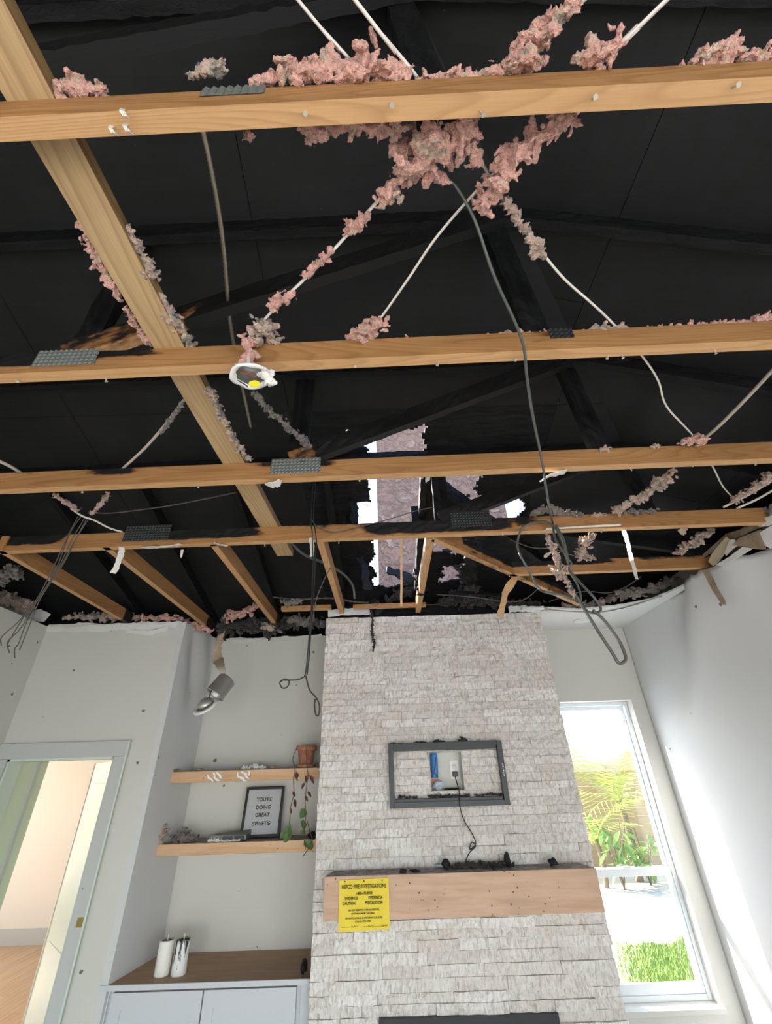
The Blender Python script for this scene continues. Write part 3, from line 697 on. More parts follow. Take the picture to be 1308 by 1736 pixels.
# three pulled nails with torn paper on the nearest chord
inv = (Matrix.Translation(TR[0].location) @ Matrix.Rotation(SK, 4, 'Z')).inverted()
for x, y in ((208, 186), (189, 215), (213, 212)):
    p = inv @ at_z(x, y, ZC - .004)
    pts = [p + V((0, 0, .004)), p + V((.003, -.002, -.014)), p + V((.008, .004, -.018)), p + V((.006, .012, -.006))]
    ribbon('torn_paper', pts, (1, .3, 0), .008, .0012, 'paper_white', TR[0], 3, .3)
# strongback plank lying flat over the chords
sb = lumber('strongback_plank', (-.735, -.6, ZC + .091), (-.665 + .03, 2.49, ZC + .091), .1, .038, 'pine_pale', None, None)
sb.data.transform(Matrix.Translation((0, -.055, 0)))
tag(sb, 'long pale pine plank lying lengthwise across the trusses', 'plank')
# jack trusses running to the back wall
JX = [(-2.115, 3.52, 'jack rafter closest to the left wall corner'), (-1.525, 3.74, 'jack rafter ending above the alcove corner by the hanging can light'), (-.93, 3.72, 'jack rafter over the wooden shelves, with red lettering stains'),
      (-.335, 3.44, 'jack rafter left of the roof hole, just above the stone top'), (.285, 3.44, 'jack rafter right of the roof hole, black along its upper half')]
for i, (x, y1, lab) in enumerate(JX):
    j = thing('jack_rafter', lab, 'rafter', (x, 2.135, ZC), 'jack rafters running to the back wall')
    Lb = y1 - 2.135
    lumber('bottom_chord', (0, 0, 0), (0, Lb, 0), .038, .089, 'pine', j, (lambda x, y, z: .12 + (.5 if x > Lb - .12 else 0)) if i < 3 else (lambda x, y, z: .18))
    lumber('top_chord', (0, .0, 4.06 - .26 * 2.135 - ZC), (0, 2.1, 4.06 - .26 * 4.235 - ZC), .038, .089, 'char', j, full)
# charred jacks beyond the hip
for x, lab in ((.66, 'thin burnt jack rafter hanging crooked beside the right roof hole'),):
    j = thing('burnt_rafter', lab, 'rafter', (x, 2.45, 3.4))
    lumber('top_chord', (0, 0, 0), (.04, .95, -.27), .03, .06, 'char_flake', j, full, .3)
hp0, hp1 = at_z(738, 913, ZC), at_z(985, 1025, ZC)
hj = thing('hip_jack', 'diagonal hip jack beam, charred along its top, beside the looped cables', 'rafter', (hp0.x, hp0.y, ZC))
d_ = hp1 - hp0
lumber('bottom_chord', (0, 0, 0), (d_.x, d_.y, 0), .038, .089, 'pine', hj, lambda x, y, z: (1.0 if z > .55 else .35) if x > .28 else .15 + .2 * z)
lumber('top_chord', (0, 0, .40), (d_.x * 1.5, d_.y * 1.5, .03), .038, .089, 'char', hj, full)
bk = lumber('blocking', at_z(476, 1034, ZC + .01), at_z(560, 1031, ZC + .01), .05, .03, 'pine', None, lambda x, y, z: .15); tag(bk, 'short pine blocking between jack rafters above the alcove', 'blocking', 'blocking between jack rafters')
bk = lumber('blocking', at_z(598, 1030, ZC + .005), at_z(722, 1026, ZC + .005), .05, .025, 'pine', None, lambda x, y, z: .2); tag(bk, 'short pine blocking just above the stone chimney breast', 'blocking', 'blocking between jack rafters')
o = ribbon('split_wood_strip', [at_y(873, 978, 2.80), at_y(858, 1002, 2.82), at_y(853, 1020, 2.84), at_y(848, 1046, 2.86)], (1, 0, 0), .045, .008, 'pine_clean', None, 4, .25)
tag(o, 'split pine strip dangling from the hip beam over the stone', 'wood strip')
# long thin pine splinter standing in the roof hole
o = ribbon('splinter', [at_y(680, 913, 2.11), at_y(680, 960, 2.15), at_y(680, 1028, 2.3)], (1, 0, 0), .012, .004, 'pine_clean', None, 4, .2); tag(o, 'thin pale splinter hanging upright in front of the roof hole', 'splinter')

# stuccoed chimney outside, seen through the hole
ch = thing('chimney', 'pinkish stucco chimney seen through the burnt roof hole', 'chimney', (.52, 3.95, 3.0))
box('shaft', (-.575, -.22, 0), (.73, .22, 2.9), 'stucco', ch)
box('cap', (-.62, -.27, 2.9), (.78, .27, 3.0), 'stucco', ch)

# ------------------------------------------------------------------ chimney breast with ledger stone
FX0, FX1 = -.481, 1.262
NX0, NX1, NZ0, NZ1 = .274, .503, 1.782, 2.017
BX0, BX1, BZ = -.092, .882, .757
cb = struct(boxes('wall_fireplace', [((FX0 + .012, YF + .018, 0), (BX0, YB, 2.97)), ((BX1, YF + .018, 0), (FX1 - .012, YB, 2.97)), ((BX0, YF + .018, BZ), (NX0, YB, 2.97)), ((NX1, YF + .018, BZ), (BX1, YB, 2.97)),
    ((NX0, YF + .018, BZ), (NX1, YB, NZ0)), ((NX0, YF + .018, NZ1), (NX1, YB, 2.97)), ((NX0, YF + .13, NZ0), (NX1, YB, NZ1)), ((BX0, YF + .3, 0), (BX1, YB, BZ))], 'mortar'))
nb = struct(boxes('wall_niche', [((NX0, YF + .117, NZ0), (NX1, YF + .129, NZ1)), ((NX0, YF - .002, NZ0), (NX0 + .004, YF + .117, NZ1)), ((NX1 - .004, YF - .002, NZ0), (NX1, YF + .117, NZ1)), ((NX0, YF - .002, NZ1 - .004), (NX1, YF + .117, NZ1)), ((NX0, YF - .002, NZ0), (NX1, YF + .117, NZ0 + .004))], 'wall_clean'))
srnd = random.Random(21)
def stone_mesh(x0, x1, z0, z1):
    n = 7 if x1 - x0 > .17 else 4; q = 2; d0 = srnd.choice((.006, .009, .012, .015, .019)); vs = []; fs = []; dx = (x1 - x0); tilt = srnd.uniform(-.006, .006)
    for i in range(n + 1):
        for j in range(q + 1):
            e = (i in (0, n)); d = d0 + tilt * (i / n - .5) + srnd.uniform(-.0065, .0055) - (.004 if e else 0)
            vs.append((x0 + dx * i / n, YF + .018 - max(.002, d), z0 + (z1 - z0) * j / q))
    N = len(vs)
    for i in range(n):
        for j in range(q): a = i * (q + 1) + j; fs.append((a, a + q + 1, a + q + 2, a + 1))
    back = [(x0, YF + .02, z0), (x1, YF + .02, z0), (x1, YF + .02, z1), (x0, YF + .02, z1)]; vs += back
    fs.append(tuple([i * (q + 1) for i in range(n, -1, -1)] + [N, N + 1])); fs.append(tuple([i * (q + 1) + q for i in range(n + 1)] + [N + 2, N + 3]))
    fs.append(tuple([j for j in range(q + 1)] + [N + 3, N])); fs.append(tuple([n * (q + 1) + j for j in range(q, -1, -1)] + [N + 1, N + 2]))
    return vs, fs
zs = [0.0]
for stop in (BZ, NZ0, NZ1, 2.985):
    L = stop - zs[-1]; k = max(1, round(L / .0485)); hs = [srnd.uniform(.85, 1.15) for _ in range(k)]; s_ = sum(hs); z = zs[-1]
    for h_ in hs: z += h_ * L / s_; zs.append(z)
    zs[-1] = stop
low_v, low_f, nstone = [], [], 0
carry = set()
for r_ in range(len(zs) - 1):
    z0, z1 = zs[r_], zs[r_ + 1]; spans = [(FX0 + srnd.uniform(-.004, .004), FX1 + srnd.uniform(-.006, .004))]
    if z1 <= BZ + .001: spans = [(spans[0][0], BX0), (BX1, spans[0][1])]
    elif z0 >= NZ0 - .001 and z1 <= NZ1 + .001: spans = [(spans[0][0], NX0), (NX1, spans[0][1])]
    for a, b in spans:
        cuts = [a]
        while b - cuts[-1] > .38:
            cuts.append(cuts[-1] + srnd.choice((.12, .18, .25, .30, .36, .42)) * srnd.uniform(.85, 1.12))
            if b - cuts[-1] < .07: cuts.pop(); break
        cuts.append(b)
        for x0, x1 in zip(cuts, cuts[1:]):
            if x1 - x0 < .02: continue
            vs, fs = stone_mesh(x0 + .001, x1 - .001, z0 + .0008, z1 - .0008)
            if z1 < .62 or (1.20 < z0 and z1 < 1.37 and x0 > -.39 and x1 < 1.18):
                b0 = len(low_v); low_v += vs; low_f += [tuple(i + b0 for i in f) for f in fs]
            else:
                o = link('stone', mesh('stone', vs, fs), 'ledger_stone', cb); nstone += 1
o = link('stone_courses', mesh('stone_courses', low_v, low_f), 'ledger_stone', cb); o['kind'] = 'stuff'
print('stones', nstone)
struct(box('trim_top_plate', (FX0 + .02, 3.60, 2.965), (FX1 - .02, 3.70, 3.13), 'char'))
# firebox
fb = thing('electric_fireplace', 'black linear fireplace insert set low in the stone wall', 'fireplace', (.395, 3.5, .35))
bm = bmesh.new()
for lo, hi in (((-.487, -.085, .345), (.487, -.05, .407)), ((-.487, -.085, -.25), (.487, -.05, -.19)), ((-.487, -.085, -.19), (-.43, -.05, .345)), ((.43, -.085, -.19), (.487, -.05, .345))): bbox(bm, lo, hi)
bmesh.ops.remove_doubles(bm, verts=bm.verts, dist=.0005); bmobj('frame', bm, 'firebox_black', fb)
box('glass_front', (-.43, -.06, -.19), (.43, -.055, .345), 'black_frame', fb); box('body', (-.47, -.05, -.25), (.47, .2, .4), 'firebox_black', fb)
# mantel beam
MY = 3.255
mt = thing('mantel', 'thick wooden mantel beam with soot-blackened top on the stone wall', 'mantel', (.4, 3.43, 1.29))
bm = bmesh.new(); bbox(bm, (-.797, MY - 3.43, -.098), (.797, -.004, .098), .004)
for v in bm.verts:
    if v.co.z > .05 and abs(v.co.x) > .7 and v.co.y > -.09: v.co.x *= .955
bmobj('beam', bm, 'mantel_wood', mt)
MT = 1.388
# charred debris lying on the mantel
def lump(name, p, s, mat_, label, cat, seed, group=None):
    bm = bmesh.new(); bmesh.ops.create_icosphere(bm, subdivisions=2, radius=1)
    for v in bm.verts:
        d = 1 + .5 * noise.noise(v.co * 1.3 + V((seed, 0, 0))) + .25 * noise.noise(v.co * 3.5 + V((0, seed, 0))); v.co = V((v.co.x * s[0], v.co.y * s[1], v.co.z * s[2])) * d
    zm = min(v.co.z for v in bm.verts)
    for v in bm.verts: v.co.z -= zm
    o = bmobj(name, bm, mat_); o.location = p; return tag(o, label, cat, group)
LUMPS = [(862, 1468, (.020, .018, .036), 'upright burnt chunk standing on the mantel right of the ash pile'), (939, 1466, (.028, .02, .020), 'rounded burnt chunk lying near the right end of the mantel'),
         (757, 1470, (.026, .02, .026), 'blackened lump at the left end of the ash pile on the mantel'), (683, 1474, (.024, .016, .010), 'flat charred flake on the mantel right of the yellow notice'), (703, 1470, (.030, .012, .008), 'thin charred sliver on the mantel below the empty frame'),
         (838, 1474, (.012, .012, .008), 'small charred crumb on the mantel front edge')]
for i, (x, y, s, lab) in enumerate(LUMPS):
    p = at_y(x, y + 6, 3.345 if i < 3 else 3.30); p.z = MT; lump('burnt_chunk', p, s, 'char_flake', lab, 'char', i * 3.1, 'burnt pieces on the mantel')
clump('ash_pile', [(V((.36, 3.37, MT + .008)), .016), (V((.42, 3.37, MT + .012)), .02), (V((.50, 3.365, MT + .012)), .022), (V((.58, 3.37, MT + .012)), .02), (V((.66, 3.375, MT + .010)), .018), (V((.74, 3.38, MT + .006)), .014)], 'fibre_ash', 'ridge of black ash heaped on the mantel under the dangling cord', 'ash', tone=.6, vox=.006)
o = tube('glass_tube', [V((.27, 3.40, MT + .012)), V((.37, 3.395, MT + .012))], .007, 'blue_clear'); tag(o, 'bluish glassy rod lying on the mantel beside the ash', 'rod')
# notice
nb_ = thing('warning_notice', 'bright yellow fire investigation notice tacked on the mantel front', 'notice', (-.165, MY - .006, 1.262))
vs = []; fs = []
for i in range(9):
    for j in range(7):
        x = -.143 + .286 * i / 8; z = -.11 + .221 * j / 6; vs.append((x, -.004 * math.sin(i * .7) * (1 - j / 6) - .003 * (1 - j / 6), z + .004 * (i / 8 - .5)))
for i in range(8):
    for j in range(6): a = i * 7 + j; fs.append((a, a + 7, a + 8, a + 1))
o = link('card', mesh('card', vs, fs), 'yellow_card', nb_); md = o.modifiers.new('s', 'SOLIDIFY'); md.thickness = .0012; md.offset = 1
for s, sz, x, z, bd, sx in (('NEFCO FIRE INVESTIGATIONS', .0262, 0, .071, .0003, .73), ('1-800-675-8500', .0165, .0, .044, .0003, .9), ('EVIDENCE', .0190, -.072, .023, .0004, .85), ('EVIDENCIA', .0190, .066, .023, .0004, .85),
        ('CAUTION', .0190, -.085, .001, .0004, .85), ('PRECAUCION', .0190, .056, .001, .0004, .85), ('DO NOT REMOVE, ALTER OR DISTURB,', .0105, .0, -.026, .0002, .95), ('ANYTHING FROM THIS AREA.', .0105, -.005, -.040, .0002, .95),
        ('NO QUITE, ALTERAR, O DISTURBAR CUALQUIER', .0100, .0, -.059, .0002, .95), ('COSA EN ESTA AREA', .0100, -.005, -.073, .0002, .95)):
    text('lettering', s, sz, 'ink', nb_, (x, -.0095, z), sx=sx, bold=bd)
for x0, x1 in ((-.125, -.03), (-.005, .04), (.06, .13)): box('signature_line', (x0, -.0095, -.0925), (x1, -.0085, -.0918), 'ink', nb_)
for x0 in (-.07, .022, .095): tube('signature', [V((x0 + k * .006, -.010, -.090 + .004 * math.sin(k * 2.4))) for k in range(7)], .0008, 'ink', nb_, 4, 3)
for x in (-.11, 0, .105): o = link('tack', lathe_mesh('tack', [(.0035, 0), (.003, .003), (.0005, .004)], 8), 'ink', nb_); o.location = (x, -.006, .103); o.rotation_euler = (math.pi / 2, 0, 0)
# empty frame of the burnt television
tv = thing('television_frame', 'empty black frame of a burnt-out television on the stone wall', 'television', (.387, 3.432, 1.885))
W2, H2 = .392, .1865
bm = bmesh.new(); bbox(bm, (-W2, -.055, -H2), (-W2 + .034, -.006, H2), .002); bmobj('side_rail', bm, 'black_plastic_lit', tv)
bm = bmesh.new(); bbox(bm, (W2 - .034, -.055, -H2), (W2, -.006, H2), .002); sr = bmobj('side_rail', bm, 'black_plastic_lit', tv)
for sgn, z0, z1 in ((1, H2 - .026, H2), (-1, -H2, -H2 + .026)):
    box('rail', (-W2 + .034, -.052, z0), (W2 - .034, -.006, z1), 'black_plastic', tv, .002)
    zz = z0 - .024 if sgn > 0 else z1
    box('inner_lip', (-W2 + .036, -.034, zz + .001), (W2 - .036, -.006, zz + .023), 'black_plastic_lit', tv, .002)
    zz = z0 - .004 if sgn > 0 else z1 - .004
    box('groove', (-W2 + .036, -.0535, zz), (W2 - .036, -.05, zz + .008), 'black_frame', tv)
for k in range(6):
    zz = .048 - k * .0125; box('lettering', (W2 - .0165, -.0562, zz - .0095), (W2 - .0125 + (.003 if k % 2 else 0), -.0548, zz - .001), 'smoked_white', sr)
for i, (x, w_, h_, lab) in enumerate([(-.36, .016, .006, 'flat black crumb at the upper left corner of the empty frame'), (-.17, .04, .008, 'ragged black crumbs left of middle on the upper frame rail'), (-.04, .04, .012, 'ragged black crumb pile at the middle of the upper frame rail'), (.13, .026, .018, 'peaked black crumb on the right half of the upper frame rail')]):
    X_ = .387 + x; clump('burnt_crumb', [(V((X_ - w_, 3.40, 1.885 + H2 + h_ * .3)), h_ * .7), (V((X_, 3.40, 1.885 + H2 + h_ * .6)), h_), (V((X_ + w_, 3.40, 1.885 + H2 + h_ * .3)), h_ * .7)], 'fibre_ash', lab, 'char', tone=.8, vox=.005, rag=1.3)
for x0, x1, lab in ((-.33, -.21, 'left'), (-.14, .13, 'middle'), (.17, .35, 'right')):
    P_ = []; n_c = max(3, int((x1 - x0) / .03))
    for k in range(n_c + 1): P_.append((V((.387 + x0 + (x1 - x0) * k / n_c, 3.41, 1.885 - H2 + .054 + rnd.uniform(0, .008))), rnd.uniform(.006, .013)))
    clump('burnt_crumb', P_, 'fibre_ash', 'ragged black debris on the lower rail of the empty frame, %s stretch' % lab, 'char', tone=.8, vox=.005, rag=1.3)
# the recess behind it: outlet, cord, bracket
ol = thing('wall_outlet', 'white duplex outlet plate inside the recess of the stone wall', 'outlet', (.458, YF + .116, 1.905))
box('cover_plate', (-.031, -.006, -.057), (.031, 0, .057), 'white_plastic', ol, .002)
for z in (.022, -.022):
    f_ = box('socket', (-.017, -.008, z - .015), (.017, -.005, z + .015), 'smoked_white', ol, .002)
    for x in (-.007, .006): box('slot', (x - .0012, -.0088, z - .002), (x + .0012, -.0075, z + .007), 'soot', f_)
cord = thing('power_cord', 'black power cord hanging from the outlet down to the mantel', 'cord', (.458, YF + .09, 1.88))
box('plug', (-.019, -.012, -.018), (.019, .018, .012), 'black_plastic', cord, .004)
cp = [V((.458, YF + .085, 1.865)), at_y(772, 1320, 3.49), at_y(778, 1343, 3.40), at_y(779, 1366, 3.372), at_y(786, 1390, 3.40), at_y(799, 1412, 3.40), at_y(806, 1430, 3.395), at_y(796, 1440, 3.39), at_y(799, 1428, 3.385), at_y(806, 1434, 3.39), at_y(795, 1446, 3.39), at_y(788, 1462, 3.385)]
o = tube('cable', cp, .0035, 'cable_black', cord, world=True)
bk = thing('cable_bracket', 'orange low-voltage bracket holding a blue cable sleeve in the recess', 'bracket', (NX0 + .045, YF + .115, 1.93))
boxes('ring', [((-.034, -.012, -.098), (.028, 0, -.078)), ((-.034, -.012, -.078), (-.024, 0, .02))], 'orange_plastic', bk)
o = tube('sleeve', [V((0, -.025, .075)), V((-.002, -.03, .02)), V((-.004, -.03, -.03)), V((-.006, -.026, -.068))], .025, 'blue_plastic', bk, 10, 4)
tube('cable', [V((.008, -.056, .055)), V((.002, -.058, .01)), V((-.008, -.058, -.04)), V((.012, -.054, -.064))], .0028, 'cable_black', bk)
lump('plastic_wad', (NX0 + .055, YF + .07, NZ0 + .005), (.034, .025, .028), 'blue_clear', 'crumpled bluish clear plastic wad on the floor of the recess', 'plastic', 77)
lump('ash_crumb', (NX0 + .15, YF + .07, NZ0 + .005), (.06, .03, .006), 'char_flake', 'thin black ash layer on the floor of the recess', 'ash', 81)
# burnt tarp-like strip hanging over the stone top
bs = thing('charred_strip', 'charred rag and strand hanging over the stone below the roof hole', 'char', at_y(632, 1020, 3.40))
ribbon('rag', [at_y(618, 1018, 3.44), at_y(628, 1024, 3.40), at_y(640, 1028, 3.39), at_y(648, 1036, 3.40)], (.2, 0, 1), .09, .008, 'char_flake', bs, 4, .5, True)
clump('strand', [(at_y(627, 1030, 3.395), .014), (at_y(631, 1050, 3.395), .012), (at_y(630, 1072, 3.395), .013), (at_y(634, 1090, 3.395), .013), (at_y(632, 1105, 3.395), .008)], 'fibre_ash', tone=.8, vox=.004)
o = bpy.data.objects['strand']; o.parent = bs; o.matrix_parent_inverse = Matrix.Translation(bs.location).inverted()

# ------------------------------------------------------------------ alcove: shelves, cabinet, small things
def shelf(label, z0, z1, yf):
    s = thing('floating_shelf', label, 'shelf', (-1.07, YB, z0), 'floating shelves in the alcove')
    vs = [(-1.665 + 1.07, yf - YB, 0), (-.483 + 1.07, yf - YB, 0), (-.483 + 1.07, -.003, 0), (-1.618 + 1.07, -.003, 0)]; h = z1 - z0
    bm = bmesh.new(); a = [bm.verts.new(v) for v in vs]; b = [bm.verts.new((v[0], v[1], h)) for v in vs]
    bm.faces.new(a[::-1]); bm.faces.new(b)
    for i in range(4): bm.faces.new((a[i], a[(i + 1) % 4], b[(i + 1) % 4], b[i]))
    bmesh.ops.bevel(bm, geom=list(bm.edges), offset=.003, segments=1, affect='EDGES'); bmobj('board', bm, 'shelf_wood', s); return s
S1T, S2T = 1.946, 1.518
s1 = shelf('upper floating wooden shelf carrying the terracotta pot', 1.874, S1T, 3.71)
s2 = shelf('lower floating wooden shelf carrying the letter board and rubble', 1.452, S2T, 3.71)
def ragged_sheet(name, cx, cz, wx, hz, y, mat_, parent, label=None):
    pts = []
    for k in range(18):
        a = 2 * math.pi * k / 18; q = max(abs(math.cos(a)), abs(math.sin(a))); pts.append(V((cx + wx * math.cos(a) / q * rnd.uniform(.75, 1), y, cz + hz * math.sin(a) / q * rnd.uniform(.8, 1))))
    return sheet(name, pts, .0015, mat_, parent, nrm=(0, -1, 0))
for px, wx in ((364, .075), (412, .07)):
    p = at_y(px, 1315, 3.708); o = ragged_sheet('torn_wrap', p.x, 1.905, wx * .8, .033, 3.7085, 'film', None)
    tag(o, 'torn white film stuck to the upper shelf front, %s patch' % ('larger left' if px < 400 else 'smaller right'), 'film', 'film patches on the upper shelf')
clump('plaster_rubble', [(V((-1.12, 3.78, S1T + .008)), .016), (V((-1.03, 3.79, S1T + .015)), .025), (V((-.95, 3.80, S1T + .008)), .014)], 'gypsum', 'white plaster crumbs heaped on the middle of the upper shelf', 'rubble', tone=.1, vox=.006)
for i, (x, lab) in enumerate(((-1.60, 'left end'), (-1.42, 'left third'), (-.87, 'right third'))):
    lump('plaster_crumb', (x, 3.74, S1T), (.03, .02, .010), 'kraft', 'brown drywall crumb near the %s of the upper shelf' % lab, 'rubble', 11 + i)
pxclump('insulation_clump', [(266, 1428, .03), (272, 1418, .036), (275, 1400, .016)], 'fibre_tan', 'brownish insulation tuft peaking at the left end of the lower shelf', y=3.735, tone=.3, vox=.006)
pxclump('insulation_clump', [(296, 1424, .03), (310, 1418, .034), (326, 1424, .024)], 'fibre_grey', 'grey insulation heap on the lower shelf beside the brown tuft', y=3.76, tone=.25, vox=.006)
gb = thing('crushed_box', 'flattened silver box with two black slots on the lower shelf', 'box', (-1.15, 3.83, S2T + .001))
bm = bmesh.new(); bbox(bm, (-.14, -.07, 0), (.14, .07, .042), .008)
for v in bm.verts: v.co.z *= 1 + .4 * noise.noise(v.co * 14); v.co.x += .02 * noise.noise(v.co * 9)
bmobj('shell', bm, 'galvanised', gb)
for x0 in (-.03, .05): box('slot', (x0, -.082, .006), (x0 + .065, -.068, .026), 'black_plastic', gb, .002)
pxclump('plaster_rubble', [(352, 1424, .010), (380, 1426, .012), (405, 1425, .008)], 'gypsum', 'pale plaster dust trail along the lower shelf edge', y=3.75, tone=.2, vox=.005)
# letter board, leaning on the wall
LBP = [at_y(*q, 3.92) for q in ((408, 1413), (476, 1414))]
lb = thing('letter_board', 'black-framed grey letter board reading YOU\'RE DOING GREAT SWEETIE', 'letter board', (-.955, 3.885, S2T + .002))
lb.rotation_euler = (math.radians(-11), 0, math.radians(3))
W_, H_ = .143, .315
boxes('backing', [((-W_ + .015, -.004, .015), (W_ - .015, .012, H_ - .015))], 'felt_grey', lb)
for nm, lo, hi in (('frame_rail', (-W_, -.016, 0), (W_, .016, .018)), ('frame_rail', (-W_, -.016, H_ - .018), (W_, .016, H_)), ('frame_stile', (-W_, -.0155, .018), (-W_ + .018, .016, H_ - .018)), ('frame_stile', (W_ - .018, -.0155, .018), (W_, .016, H_ - .018))): box(nm, lo, hi, 'black_frame', lb, .002)
for s, z in (("YOU'RE", .222), ('DOING', .172), ('GREAT', .125), ('SWEETIE', .072)): text('lettering', s, .034, 'ink', lb, (0.0, -.0055, z), bold=.0007)
# pot with withered vines
pt = thing('potted_vine', 'terracotta pot with withered trailing vine on the upper shelf', 'plant', (-.638, 3.80, S1T + .0005))
o = link('saucer', lathe_mesh('saucer', [(.058, 0), (.072, .004), (.076, .02), (.070, .02), (.06, .008), (.002, .008)], 20), 'terracotta', pt, True)
o = link('pot', lathe_mesh('pot', [(.050, .009), (.066, .115), (.078, .116), (.080, .146), (.072, .148), (.068, .13), (.002, .125)], 20), 'terracotta', pt, True)
def leafm(name, L, W, bend):
    vs = [(0, 0, 0), (-W * .5, .15 * bend * L, -L * .35), (0, .05 * L, -L * .4), (W * .5, .15 * bend * L, -L * .35), (-W * .35, .2 * bend * L, -L * .7), (0, .12 * bend * L, -L * .72), (W * .35, .2 * bend * L, -L * .7), (0, .25 * bend * L, -L)]
    me = mesh(name, vs, [(0, 2, 1), (0, 3, 2), (1, 2, 5, 4), (2, 3, 6, 5), (4, 5, 7), (5, 6, 7)]); me.materials.append(M['leaf_green']); return me
VY = 3.69
v1 = [V((-.70, 3.76, S1T + .15)), at_y(496, 1285, VY), at_y(500, 1306, VY), at_y(497, 1322, VY), at_y(498, 1345, VY), at_y(493, 1365, VY), at_y(491, 1390, VY), at_y(489, 1410, VY), at_y(489, 1420, VY)]
v2 = [V((-.63, 3.725, S1T + .15)), at_y(519, 1280, 3.71), at_y(520, 1302, VY), at_y(522, 1315, VY), at_y(519, 1335, VY), at_y(517, 1358, VY), at_y(518, 1380, VY), at_y(516, 1405, VY), at_y(517, 1440, VY)]
v3 = [at_y(520, 1390, VY), at_y(525, 1410, VY), at_y(529, 1425, VY), at_y(520, 1442, VY), at_y(513, 1452, VY)]
for v in (v1, v2, v3): tube('stem', v, .0028, 'vine', pt, 5, 4, world=True)
def leaf(p, L, W, mt_, rz, tilt=.2):
    o = bpy.data.objects.new('leaf', leafm('leaf', L, W, rnd.uniform(.5, 1.5))); C.objects.link(o); o.data.materials.clear(); o.data.materials.append(M[mt_])
    o.parent = pt; o.location = p - V(pt.location); o.rotation_euler = (tilt, rnd.uniform(-.6, .6), rz)
for x, y, L in ((502, 1312, .07), (496, 1345, .05), (499, 1358, .07), (492, 1372, .05), (518, 1318, .06), (524, 1318, .07), (516, 1330, .05), (521, 1345, .05), (517, 1352, .05)):
    leaf(at_y(x, y - 4, VY - .004), L, L * .42, 'leaf_dry', rnd.uniform(-.8, .8))
for x, y, L in ((486, 1406, .06), (492, 1400, .075), (489, 1412, .085), (482, 1412, .05), (518, 1373, .08), (514, 1392, .075), (515, 1425, .10), (515, 1408, .05)):
    leaf(at_y(x, y - 3, VY - .006), L, L * .72, 'leaf_green', rnd.uniform(-.5, .5))
lump('soot_lump', (-.555, 3.76, S2T), (.035, .03, .022), 'char_flake', 'black burnt lump on the lower shelf beneath the vine', 'char', 55)
# cabinet
cbx = -1.085
cab = thing('base_cabinet', 'pale grey two-door cabinet built into the alcove', 'cabinet', (cbx, 3.76, 0))
box('body', (-.60, -.235, 0), (.60, .235, .878), 'cabinet_paint', cab)
box('filler_strip', (-.602, -.245, .0), (-.545, -.2355, .874), 'cabinet_paint', cab, .002); box('filler_strip', (.545, -.245, 0), (.602, -.2355, .874), 'cabinet_paint', cab, .002)
for x0, x1 in ((-.520, -.008), (.000, .523)):
    d = box('door', (x0, -.258, .06), (x1, -.2365, .868), 'cabinet_paint', cab, .002)
    bm = bmesh.new()
    for lo, hi in (((x0, -.266, .06), (x0 + .062, -.2575, .868)), ((x1 - .062, -.266, .06), (x1, -.2575, .868)), ((x0 + .062, -.266, .80), (x1 - .062, -.2575, .868)), ((x0 + .062, -.266, .06), (x1 - .062, -.2575, .13))): bbox(bm, lo, hi)
    bmesh.ops.remove_doubles(bm, verts=bm.verts, dist=.0004); bmobj('shaker_frame', bm, 'cabinet_paint', d)
ct = thing('countertop', 'brown wooden countertop on the alcove cabinet', 'countertop', (cbx, 3.75, .88))
vs = [(-1.683 - cbx, -.252, 0), (-.483 - cbx, -.252, 0), (-.483 - cbx, .247, 0), (-1.612 - cbx, .247, 0)]
vs += [(a, b, .02) for a, b, _ in vs]
link('slab', mesh('slab', vs, [(3, 2, 1, 0), (4, 5, 6, 7)] + [(i, (i + 1) % 4, (i + 1) % 4 + 4, i + 4) for i in range(4)]), 'counter_wood', ct)
box('front_edge', (-.598, -.262, -.003), (.602, -.2525, .0215), 'cabinet_paint', ct, .002)
for x, mt_, lab in ((-1.392, 'wax', 'clean white pillar candle on the countertop'), (-1.292, 'wax_sooty', 'white pillar candle streaked with soot on the countertop')):
    c_ = thing('pillar_candle', lab, 'candle', (x, 3.615, .9005), 'pillar candles')
    link('wax_body', lathe_mesh('wax_body', [(.040, 0), (.043, .006), (.042, .15), (.039, .158), (.03, .152), (.004, .148)], 24), mt_, c_, True)
    tube('wick', [V((0, 0, .145)), V((.003, 0, .165)), V((.001, .002, .182))], .003, 'wax', c_)
    if mt_ != 'wax': link('melt_pool', lathe_mesh('melt_pool', [(.031, .1535), (.028, .1545), (.004, .1545)], 20), 'soot', c_, True)
    else: link('melt_pool', lathe_mesh('melt_pool', [(.03, .1532), (.004, .1538)], 20), 'fibre_grey', c_, True)
lump('soot_lump', (-.535, 3.55, .90), (.02, .05, .03), 'char_flake', 'dark scrap on the countertop corner against the stone', 'char', 63)

